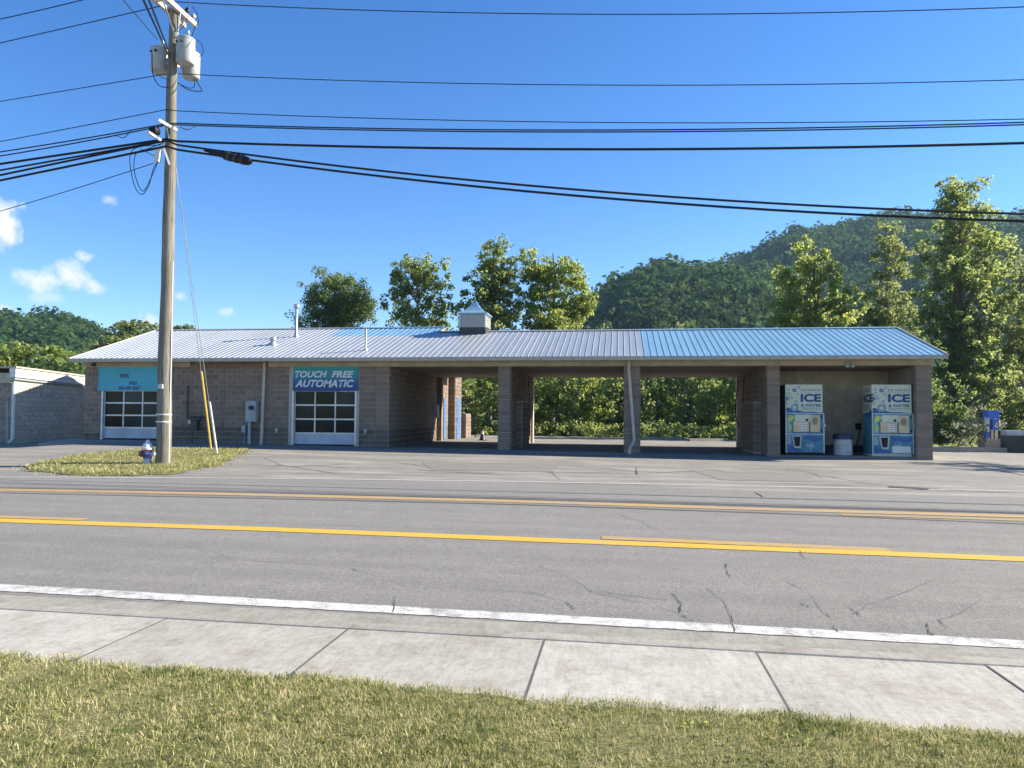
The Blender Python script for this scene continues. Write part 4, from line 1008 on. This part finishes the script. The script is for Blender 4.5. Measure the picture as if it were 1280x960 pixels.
# splice case on the lower cable
a = np.array(at(270, 191.5, PY-.36)); b = np.array(at(312, 202, PY-.36)); d = (b-a)
X_ = thing('splice_case', tuple(a+(d*.5)), 'black ribbed splice case hanging on the cables right of the pole', 'splice case')
MB().tube([a-d*.35, a-d*.1, a, a+d*.25, a+d*.3], [.03, .045, .075, .075, .05], 10).build('sleeve', 'black', X_)
MB().tube([a+d*.22, a+d*.27, a+d*.92, a+d*1.0, a+d*1.06], [.08, .11, .11, .09, .05], 14).build('case', 'black', X_)
m = MB()
for t in (.4, .6, .8): m.tube([a+d*(t-.03), a+d*(t+.03)], .12, 14)
m.build('clamp_ring', 'dkmetal', X_)
# service cables crossing towards the viewer's side of the road
def cross(name, p0, Y0, p1, Y1, r_, label, k=1.35):
    a = Vector(at(*p0, Y0)); b = Vector(at(*p1, Y1)); b = a+(b-a)*k
    pts = [a.lerp(b, t)-Vector((0, 0, .0)) for t in np.linspace(0, 1, 10)]
    tag(MB().tube(pts, r_, 6).build(name, 'black', origin=a, smooth=True), label, 'wire', 'overhead lines at the pole')
cross('service_cable', (211, 70), PY-.15, (152, -60), 8, .02, 'left one of two thick cables crossing overhead from the transformers')
cross('service_cable', (212.5, 68), PY-.15, (163, -60), 8, .02, 'right one of two thick cables crossing overhead from the transformers')
cross('service_cable', (197, 50), PY, (111, -50), 8, .009, 'thin wire crossing overhead to the left transformer')
# guy wires with guards
def guy(px_top, g_px, g_top, mat, label, r_):
    base = gr(*g_px, .05); top = np.array((polex(wz(px_top))+.12, PY-.05, wz(px_top)))
    g_ = thing('guy_wire', tuple(base), label, 'guy wire', 'guy wires')
    MB().tube([base+np.array((0, 0, -.1)), top], .009, 6).build('cable', 'galv', g_)
    t = (at(*g_top, base[1])[2]-base[2])/(top[2]-base[2]); d = top-base
    MB().tube([base+d*.008, base+d*t], r_, 10).build('guard', mat, g_, smooth=True); MB().tube([base-d*.01, base+d*.008], .02, 6).build('anchor_rod', 'dkmetal', g_)
guy(185, (264, 563), (252.5, 468), 'ygd', 'guy wire with a long yellow plastic guard', .032); guy(192, (271.5, 569), (263, 503), 'wht', 'guy wire with a white plastic guard', .034)

# ------------------------------------------------------------------ hydrant
hp = gr(187, 580, .05); hx, hy, hz = hp[0], hp[1]-.1, gh(hp[0], hp[1])+.04
H = thing('fire_hydrant', (hx, hy, hz), 'white blue and red fire hydrant at the foot of the wooden pole', 'fire hydrant')
MB().lathe((hx, hy, hz-.05), [(.15, 0), (.15, .06), (.10, .07), (.10, .2)], 16).build('base', 'hbase', H, smooth=True)
MB().lathe((hx, hy, hz+.15), [(.10, 0), (.105, .02), (.115, .12), (.115, .24)], 16).build('barrel', 'hblue', H, smooth=True)
MB().lathe((hx, hy, hz+.355), [(.118, 0), (.135, .005), (.135, .034), (.118, .035)], 16).build('flange', 'red', H, smooth=True)
MB().lathe((hx, hy, hz+.39), [(.16, 0), (.16, .045), (.125, .05), (.12, .11), (.085, .17), (.045, .19), (.045, .23), (.03, .25)], 16).build('bonnet', 'wht', H, smooth=True)
MB().lathe((hx-.22, hy, hz+.28), [(.06, 0), (.085, .02), (.085, .09), (.05, .1), (.05, .16)], 12, 'x').build('hose_cap', 'red', H, smooth=True)
MB().lathe((hx+.03, hy-.23, hz+.28), [(.055, 0), (.075, .02), (.075, .09), (.055, .1), (.055, .16)], 12, 'y').build('pumper_cap', 'navy', H, smooth=True)
MB().lathe((hx+.11, hy, hz+.28), [(.045, 0), (.045, .06), (.06, .07), (.06, .12), (.04, .13)], 12, 'x').build('hose_cap', 'wht', H, smooth=True)
st(MB().box(hx-.75, hx-.1, hy-.35, hy-.05, hz-.1, hz+.015).build('concrete_block', 'pad'))

# traffic cone behind the first bay
p = gr(603, 550.5); c = (p[0], p[1], gh(p[0], p[1]))
T = thing('traffic_cone', c, 'small dark cone standing on the rear lot behind the leftmost bay', 'traffic cone')
MB().lathe(c, [(.17, 0), (.12, .12), (.085, .30)], 12).build('lower_body', 'navy', T, smooth=True); MB().lathe((c[0], c[1], c[2]+.30), [(.085, 0), (.06, .14)], 12).build('white_band', 'wht', T, smooth=True); MB().lathe((c[0], c[1], c[2]+.44), [(.06, 0), (.03, .08)], 12).build('tip', 'navy', T, smooth=True)
MB().box(c[0]-.2, c[0]+.2, c[1]-.2, c[1]+.2, c[2], c[2]+.03).build('base', 'black', T)

# ------------------------------------------------------------------ vacuum island on the right
vx, vy = 17.35, 38.2; vz = gh(vx, vy)
Q = thing('vacuum_station', (vx, vy, vz), 'blue coin vacuum station with steel canisters on a tan base at the right', 'vacuum')
MB().box(vx-.34, vx+.34, vy-.35, vy+.35, vz-.1, vz+.62).build('plinth', 'tancon', Q)
MB().box(vx-.16, vx+.34, vy-.30, vy+.2, vz+1.58, vz+1.95).build('canopy', 'vblue', Q)
MB().box(vx+.04, vx+.33, vy-.3, vy+.3, vz+1.05, vz+1.548).build('coin_cabinet', 'vblue', Q)
for dx in (.08, .26): MB().lathe((vx+dx, vy-.1, vz+.62), [(.085, 0), (.085, .43)], 12).build('canister', 'steel', Q, smooth=True)
MB().lathe((vx-.24, vy-.33, vz+.95), [(.11, 0), (.13, .05), (.13, .55), (.09, .68), (.03, .72)], 14).build('dome_canister', 'galv', Q, smooth=True)
MB().lathe((vx-.24, vy-.33, vz+1.22), [(.135, 0), (.135, .07)], 14).build('canister_band', 'navy', Q)
MB().box(vx-.3, vx-.1, vy-.3, vy-.1, vz+.62, vz+.95).build('bracket_post', 'vblue', Q)
MB().tube([(vx-.3, vy-.45, vz+1.1), (vx-.42, vy-.5, vz+.6), (vx-.45, vy-.5, vz+.1), (vx-.75, vy-.4, vz+.05), (vx-1.0, vy-.3, vz+.4), (vx-.6, vy-.3, vz+.85), (vx-.3, vy-.4, vz+.5)], .03, 6).build('hose', 'dkmetal', Q)
Q = tag(MB().add([(17.75, 38.1, -.2), (26, 35.5, -.2), (26, 36.0, -.2), (17.75, 38.6, -.2), (17.75, 38.1, .70), (26, 35.5, .70), (26, 36.0, .70), (17.75, 38.6, .70)],
     [(4, 5, 6, 7), (0, 1, 5, 4), (1, 2, 6, 5), (2, 3, 7, 6), (3, 0, 4, 7)]).build('retaining_wall', 'dgrey', origin=(20, 37.5, 0)), 'low dark grey retaining wall running right from the vacuum station', 'wall')
m = MB(); m.box(18.2, 18.95, 38.35, 38.9, .70, .93); o = tag(m.build('equipment_box', 'offw', origin=(18.5, 38.6, .7)), 'white equipment box lying on the dark grey retaining wall', 'box')
st(MB().add([(13.5, 36.9, -.1), (17.9, 37.7, -.1), (17.9, 38.9, -.1), (13.0, 39.2, -.1), (13.5, 36.9, .12), (17.9, 37.7, .12), (17.9, 38.9, .12), (13.0, 39.2, .12)], [(4, 5, 6, 7), (0, 1, 5, 4), (1, 2, 6, 5), (2, 3, 7, 6), (3, 0, 4, 7)]).build('vacuum_island', 'kerb'))
# low wheel stops and logs on the far edge of the rear lot
for px0, px1, py in ((592, 600, 546), (800, 850, 549), (862, 905, 551)):
    a = gr(px0, py+1); b = gr(px1, py+1)
    st(MB().bar((a[0], a[1]+.5, gh(a[0], a[1])+.07), (b[0], b[1]+.5, gh(b[0], b[1])+.07), .2, .16).build('rear_kerb', 'kerb'))

# ------------------------------------------------------------------ foliage
def leaves(C, rad, per, size, up=.35, squash=.8):
    """C: clump centres (n,3); rad: (n,), kite-shaped leaf faces around them"""
    n = len(C); k = n*per
    c = np.repeat(C, per, 0); r = np.repeat(rad, per)
    d = RNG.normal(size=(k, 3)); d /= np.linalg.norm(d, axis=1, keepdims=True)+1e-9
    rr = RNG.uniform(0, 1, k)**.45*r
    p = c+d*rr[:, None]*np.array([1, 1, squash])
    nr = d*.55+RNG.normal(size=(k, 3))*.6+np.array([0, 0, up]); nr /= np.linalg.norm(nr, axis=1, keepdims=True)+1e-9
    a = np.cross(nr, RNG.normal(size=(k, 3))); a /= np.linalg.norm(a, axis=1, keepdims=True)+1e-9; b = np.cross(nr, a)
    s = RNG.uniform(size[0], size[1], k)[:, None]
    V = np.stack([p-a*s*.55, p+b*s*.36+a*s*.02+nr*s*.09, p+a*s*.6, p-b*s*.36+a*s*.02+nr*s*.09], 1).reshape(-1, 3)
    F = (np.arange(k)[:, None]*4+np.array([[0, 1, 2, 3]]))
    return V, F
def clumps(ells, n, fill=.55):
    """random clump centres in a set of ellipsoids (cx,cy,cz,rx,ry,rz), leaning to the outside"""
    vol = np.array([e[3]*e[4]*e[5] for e in ells])**.75; cnt = np.maximum(3, (n*vol/vol.sum()).astype(int)); out = []
    for e, m_ in zip(ells, cnt):
        d = RNG.normal(size=(m_, 3)); d /= np.linalg.norm(d, axis=1, keepdims=True); q = RNG.uniform(0, 1, m_)**fill
        out.append(np.array(e[:3])+d*q[:, None]*np.array(e[3:6]))
    return np.concatenate(out)+RNG.normal(size=(sum(len(q) for q in out), 3))*np.array([.32, .32, .17])
def tree(name, label, base, ells, n, per, csize, lsize, leaf, bark='bark', tr=.2, group='trees behind the car wash', cat='tree', up=.35, trunk=True, lean=None):
    T = thing(name, tuple(base), label, cat, group)
    C = clumps(ells, n); C = C[C[:, 2] > base[2]+.15]
    rad = RNG.uniform(csize[0], csize[1], len(C)); V, F = leaves(C, rad, per, lsize, up)
    npmesh('crown', V, F, LEAF[leaf], parent=T)
    if trunk:
        top = max(e[2]+e[5]*.1 for e in ells); cxm = np.mean([e[0] for e in ells]); cym = np.mean([e[1] for e in ells]); m = MB()
        pts = []; base = np.array(base)
        for t in np.linspace(0, 1, 9):
            pts.append(base+np.array([(cxm-base[0])*t**1.5+random.uniform(-1, 1)*tr*.5*(t > 0), (cym-base[1])*t, (top-base[2])*t-.2*(t == 0)]))
        m.tube(pts, [tr*(1.25 if i == 0 else 1-.85*i/8) for i in range(9)], 8); m.build('trunk', bark, T, smooth=True)
        L_ = MB(); sel = RNG.choice(len(C), min(len(C), max(14, len(C)//5)), replace=False)
        for i in sel:
            c = C[i]; hz_ = np.clip(c[2]-abs(c[0]-cxm)*.8-.6, base[2]+.8, top-.3); t = (hz_-base[2])/(top-base[2])
            j = min(8, max(0, int(t*8))); s0 = pts[j]; mid = (s0+c)/2+np.array([0, 0, .15*np.linalg.norm(c-s0)*random.uniform(-.3, 1)])
            r0 = max(.02, tr*(.55-.45*t)); L_.tube([s0, mid, c], [r0, r0*.6, .012], 5, cap=False)
        L_.build('limb', bark, T, smooth=True)
    return T
def PE(Y, lst, dep=1.0):
    out = []
    for (cx_, cy_, rx, ry) in lst:
        p = at(cx_, cy_, Y); s = np.linalg.norm(p-CAM)/FPX*.97; out.append((p[0], Y+random.uniform(-.5, .5), p[2], rx*s, max(rx, ry*.6)*s*dep, ry*s))
    return out
def base(px, Y): p = at(px, 500, Y); return (p[0], Y, gh(p[0], min(Y, 46))-.05)
tree('leafy_tree', 'dark rounded tree with drooping foliage left of the taller trees behind the roof', base(425, 55), PE(55, [(420, 378, 40, 30), (395, 370, 18, 22), (445, 385, 28, 25), (420, 352, 24, 14), (410, 410, 45, 25), (460, 372, 12, 14)]), 506, 52, (.3, .6), (0.10, 0.19), 'dark', tr=.28, up=.1)
tree('sycamore_tree', 'open sycamore with clear gaps left of the cupola', base(520, 54), PE(54, [(524, 345, 32, 25), (500, 368, 20, 30), (545, 365, 20, 28), (508, 335, 14, 14), (545, 330, 15, 10), (520, 395, 42, 28), (556, 388, 12, 16), (492, 345, 8, 14)]), 214, 41, (.25, .6), (0.14, 0.26), 'syc', tr=.2)
tree('sycamore_tree', 'tall sycamore rising directly behind the cupola', base(612, 54), PE(54, [(612, 335, 26, 28), (602, 365, 24, 25), (628, 360, 24, 28), (618, 312, 14, 9), (592, 392, 16, 25), (625, 395, 30, 25), (640, 340, 8, 18)]), 248, 43, (.25, .6), (0.14, 0.26), 'syc', tr=.22)
tree('sycamore_tree', 'broad sycamore with bright lower leaves right of the cupola', base(690, 55), PE(55, [(665, 335, 20, 24), (690, 340, 24, 25), (715, 355, 22, 28), (672, 372, 30, 30), (712, 388, 30, 25), (728, 378, 14, 18), (655, 318, 8, 10), (712, 336, 10, 10), (690, 405, 45, 22)]), 360, 45, (.25, .6), (0.14, 0.24), 'bright', tr=.25)
tree('tulip_tree', 'pointed tree with bare branch gaps above the blue end of the roof', base(1020, 55), PE(55, [(1008, 330, 14, 28), (1030, 345, 18, 25), (985, 352, 22, 18), (1005, 375, 30, 25), (1045, 380, 22, 25), (980, 390, 22, 25), (1062, 395, 18, 18), (1020, 405, 55, 20), (1000, 302, 8, 14), (1035, 318, 8, 14)]), 326, 43, (.25, .55), (0.14, 0.24), 'bright', tr=.22)
tree('slender_tree', 'slender sparse tree between the pointed tree and the tall ivy covered tree', base(1115, 56), PE(56, [(1112, 300, 14, 22), (1122, 330, 14, 22), (1098, 320, 8, 8), (1108, 360, 18, 28), (1120, 395, 28, 25), (1100, 405, 22, 22)]), 209, 42, (.22, .5), (0.13, 0.22), 'olive', tr=.12, bark='barkp')
tree('tall_tree', 'tallest tree with an ivy covered trunk at the right of the car wash', base(1197, 50), PE(50, [(1198, 240, 22, 20), (1203, 234, 18, 14), (1192, 252, 24, 18), (1190, 275, 34, 20), (1225, 265, 14, 20), (1205, 310, 45, 25), (1165, 330, 22, 25), (1240, 305, 22, 20), (1185, 355, 45, 28), (1240, 355, 35, 28), (1165, 395, 30, 28), (1220, 405, 48, 32), (1260, 385, 22, 25), (1180, 440, 30, 30), (1230, 460, 45, 30)]), 554, 44, (.25, .6), (0.13, 0.24), 'syc', tr=.3)
tree('ivy_column', 'dark ivy mass climbing the trunk of the tallest tree', base(1197, 49.6), PE(49.6, [(1200, 400, 8, 40), (1198, 450, 14, 40), (1195, 500, 22, 45), (1185, 530, 22, 25)]), 187, 70, (.25, .5), (0.09, 0.16), 'dark', group='ivy', cat='ivy', trunk=False, up=.1)
tree('leafy_tree', 'bushy tree filling the right edge behind the vacuum station', base(1278, 52), PE(52, [(1285, 345, 30, 30), (1270, 420, 40, 45), (1275, 500, 45, 40), (1310, 440, 50, 80), (1250, 510, 25, 30)]), 346, 44, (.3, .6), (0.13, 0.23), 'olive', tr=.25)
tree('bright_tree', 'yellow green small tree low over the storage building roof at far left', base(20, 75), PE(75, [(25, 448, 22, 14), (8, 455, 18, 12), (40, 455, 12, 10)]), 80, 40, (.6, 1.1), (.35, .55), 'bright', tr=.2)
tree('bright_tree', 'yellow green small tree nearest the left end of the car wash roof', base(66, 72), PE(72, [(66, 448, 12, 14), (78, 456, 16, 12), (58, 458, 10, 10)]), 70, 40, (.5, 1.0), (.35, .55), 'bright', tr=.2)
tree('olive_tree', 'hazy olive tree rising behind the left roof slope', base(160, 80), PE(80, [(155, 415, 16, 13), (175, 420, 22, 12), (138, 424, 14, 8), (185, 412, 10, 6), (170, 440, 50, 18)]), 120, 40, (.6, 1.1), (.35, .6), 'olive', tr=.25)
tree('olive_tree', 'tiny tree top just showing above the roof ridge right of the pole', base(232, 80), PE(80, [(232, 414, 14, 7), (225, 425, 20, 10)]), 40, 40, (.5, .9), (.35, .55), 'olive', tr=.18)

tree('leafy_tree', 'airy tree out of the right edge whose shade falls on the forecourt', (29, 29.8, -.1), [(29, 29.8, 10.3, 2.2, 2.2, 1.6), (27.2, 29, 9.0, 1.5, 1.5, 1.2), (31, 30.5, 8.6, 1.8, 1.8, 1.5)], 60, 34, (.3, .6), (.16, .26), 'syc', tr=.16)
# shrubs along the far edge of the rear lot
SH = [(590, 47.5, 24, 75, 'syc', 'dense shrub showing at the right of the leftmost bay opening', 470), (612, 49, 22, 110, 'syc', 'tall shrub behind the traffic cone', 450),
      (560, 50, 30, 90, 'dark', 'dark shrub behind the pump room', 460),
      (683, 47.5, 22, 80, 'bright', 'leafy shrub with large leaves at the left of the middle bay view', 480), (708, 48.5, 24, 90, 'syc', 'tall leafy shrub at the centre left of the middle bay view', 470), (738, 47.5, 22, 78, 'bright', 'shrub with bright large leaves at the centre of the middle bay view', 478),
      (765, 49, 22, 90, 'olive', 'olive shrub beside the middle pillar', 470), (655, 49, 24, 90, 'syc', 'shrub hidden mostly by the wall left of the middle bay', 470),
      (792, 47.5, 24, 70, 'olive', 'olive shrub behind the downpipe pillar', 485), (820, 47, 24, 62, 'bright', 'bright yellow green shrub at the left of the right hand bay view', 490), (850, 48.5, 28, 95, 'olive', 'tall olive shrub at the centre of the right hand bay view', 465),
      (885, 47.5, 26, 75, 'bright', 'shrub with drooping fronds right of centre in the right hand bay view', 482), (915, 48.5, 26, 95, 'bright', 'green shrub at the right of the right hand bay view', 470), (945, 47.5, 26, 70, 'dark', 'dark low shrub behind the right bay wall', 490),
      (1175, 43.5, 18, 50, 'dark', 'dark shrub just right of the corner pillar', 520), (1150, 45, 30, 90, 'dark', 'dark undergrowth bush behind the corner pillar', 480), (1250, 44, 26, 55, 'syc', 'green bush directly behind the vacuum station', 510), (1285, 42.5, 26, 60, 'olive', 'pale olive bush behind the white equipment box', 505)]
for (px, Y, rx, ry, lf, lab, cyp) in SH:
    if px < 950: Y = 45.6+.42*((px-774)/930*48+8)+random.uniform(-.5, .5)
    e = PE(Y, [(px, cyp, rx, ry*.75), (px-rx*.4, cyp+30, rx*.8, ry*.5), (px+rx*.5, cyp+25, rx*.8, ry*.55), (px, 530, rx*1.1, 25)], .8)
    tree('shrub', lab, base(px, Y), e, 95, 36, (.2, .5), (.10, .21), lf, tr=.06, group='shrubs along the rear lot', cat='shrub', up=.3)
tree('flowering_shrub', 'small pale flowering shrub left of the vacuum station', (16.1, 38.6, -.02), PE(38.6, [(1222, 535, 14, 14), (1212, 548, 12, 12), (1228, 525, 8, 8)]), 60, 30, (.12, .26), (.06, .12), 'pale', tr=.03, group='flowering shrub', cat='shrub')
# weeds at the foot of the shrubs, and the mass of woods behind
n = 1300; X_ = RNG.uniform(-16, 30, n); Y_ = 45+RNG.uniform(0, 1, n)**1.6*8; Zg = np.array([gh(a, 44) for a in X_]); C = np.stack([X_, Y_, Zg+RNG.uniform(0, .8, n)], 1)
V, F = leaves(C, RNG.uniform(.15, .4, n), 26, (.08, .18), .5); tag(npmesh('ground_cover', V, F, LEAF['syc']), kind='stuff')
V, F = leaves(WEEDS, RNG.uniform(.02, .05, len(WEEDS)), 9, (.010, .022), .9, .4); tag(npmesh('weeds', V, F, LEAF['bright']), kind='stuff')
n = 160; X_ = RNG.uniform(12.5, 19, n); Y_ = RNG.uniform(39.5, 45, n); C = np.stack([X_, Y_, np.full(n, .05)], 1)
V, F = leaves(C, RNG.uniform(.2, .4, n), 40, (.06, .14), .5, .5); tag(npmesh('ground_cover', V, F, LEAF['bright']), kind='stuff')
n = 1500; X_ = RNG.uniform(-60, 90, n); Y_ = RNG.uniform(60, 84, n); C = np.stack([X_, Y_, RNG.uniform(0, 1, n)**.8*6.0], 1)
V, F = leaves(C, RNG.uniform(.8, 1.8, n), 46, (.4, .8), .3); tag(npmesh('woods', V, F, LEAF['dark']), kind='stuff')

# ------------------------------------------------------------------ wooded hills
def hill(name, prof, D, foot, ncr, rng, cr=(2.8, 5.2), back=1.25):
    pr_ = np.array(prof, float); us = np.linspace(pr_[0, 0], pr_[-1, 0], 90); rows = 14
    ph = RNG.uniform(0, 6, 6)
    def pos(u, v):
        y = np.interp(u, pr_[:, 0], pr_[:, 1]); c = at(u, y, D); Y = foot+(D-foot)*v
        f = at(u, 480, Y); zt = c[2]-cr[1]*1.6
        s = np.sin(np.clip(v, 0, 1)*np.pi/2)**1.25 if v <= 1 else 1-(v-1)*2.2
        z = zt*s*(1+.025*np.sin(u*.031+v*5+ph[0])*(v < .97))+1.6*np.sin(u*.05+ph[1]+v*9)*min(v, 1)*(1-min(v, 1))*3
        return np.array([f[0], Y, z-1.0])
    V = []; F = []; vs = list(np.linspace(0, 1, rows))+[1.1, 1.3, 1.45]; n = len(us)
    for v in vs:
        for u in us: V.append(pos(u, v))
    for j in range(len(vs)-1):
        for i in range(n-1): F.append((j*n+i, j*n+i+1, (j+1)*n+i+1, (j+1)*n+i))
    st(npmesh(name, V, F, 'hill', smooth=True))
    uu = RNG.uniform(pr_[0, 0], pr_[-1, 0], ncr); vv = RNG.uniform(0.0, 1, ncr)**.75*1.05; nr_ = int(ncr*.12); vv[:nr_] = RNG.uniform(.97, 1.02, nr_)
    C = np.array([pos(u, v) for u, v in zip(uu, vv)]); rad = RNG.uniform(cr[0], cr[1], ncr)*np.where(RNG.uniform(0, 1, ncr) < .10, 1.5, 1); C[:, 2] += rad*RNG.uniform(.35, 1.0, ncr)
    per = 60; k = ncr*per; c = np.repeat(C, per, 0); r = np.repeat(rad, per)
    d = RNG.normal(size=(k, 3)); d[:, 2] = np.abs(d[:, 2])*1.1-.35; d[:, 1] -= .25; d /= np.linalg.norm(d, axis=1, keepdims=True)
    lump = 1+.22*np.sin(d[:, 0]*5+np.repeat(RNG.uniform(0, 6, ncr), per))*np.cos(d[:, 2]*4+np.repeat(RNG.uniform(0, 6, ncr), per))
    p = c+d*(r*lump*RNG.uniform(.8, 1.02, k))[:, None]*np.array([1, 1, .95])
    nr = d+RNG.normal(size=(k, 3))*.33; nr /= np.linalg.norm(nr, axis=1, keepdims=True)
    a = np.cross(nr, RNG.normal(size=(k, 3))); a /= np.linalg.norm(a, axis=1, keepdims=True); b = np.cross(nr, a); sz = (RNG.uniform(.12, .24, k)*r)[:, None]
    V1 = np.stack([p-a*sz, p+b*sz*.8, p+a*sz, p-b*sz*.8], 1).reshape(-1, 3); F1 = np.arange(k)[:, None]*4+np.array([[0, 1, 2, 3]])
    o = npmesh('forest', V1, F1, LEAF['hill']); tag(o, kind='stuff')
hill('hill', [(-260, 410), (-120, 401), (0, 396), (30, 401), (55, 398), (78, 398), (95, 404), (115, 413), (135, 422), (170, 436), (220, 452), (300, 472)], 430, 190, 3000, 1)
hill('hill', [(640, 440), (690, 415), (725, 388), (745, 374), (770, 360), (800, 347), (830, 339), (870, 339), (900, 341), (940, 344), (980, 352), (1040, 366), (1100, 395), (1150, 430)], 430, 200, 3200, 2)
hill('hill', [(780, 390), (860, 362), (905, 342), (930, 327), (960, 317), (990, 300), (1020, 288), (1060, 281), (1100, 280), (1150, 281), (1200, 282), (1240, 280), (1280, 274), (1340, 268), (1420, 266), (1560, 288)], 640, 330, 5600, 3, cr=(3.4, 6.2))

# ------------------------------------------------------------------ air
hz_m = bpy.data.materials.new('haze_air'); hz_m.use_nodes = True; t_ = hz_m.node_tree; t_.nodes.clear()
vo = t_.nodes.new('ShaderNodeVolumePrincipled'); vo.inputs['Density'].default_value = .00014; vo.inputs['Color'].default_value = (.45, .72, 1, 1); vo.inputs['Anisotropy'].default_value = .3
ou = t_.nodes.new('ShaderNodeOutputMaterial'); t_.links.new(vo.outputs[0], ou.inputs['Volume'])
MAT['haze'] = hz_m
tag(MB().box(-1510, 1510, -310, 1510, -1.6, 240).build('haze', 'haze'), kind='stuff')
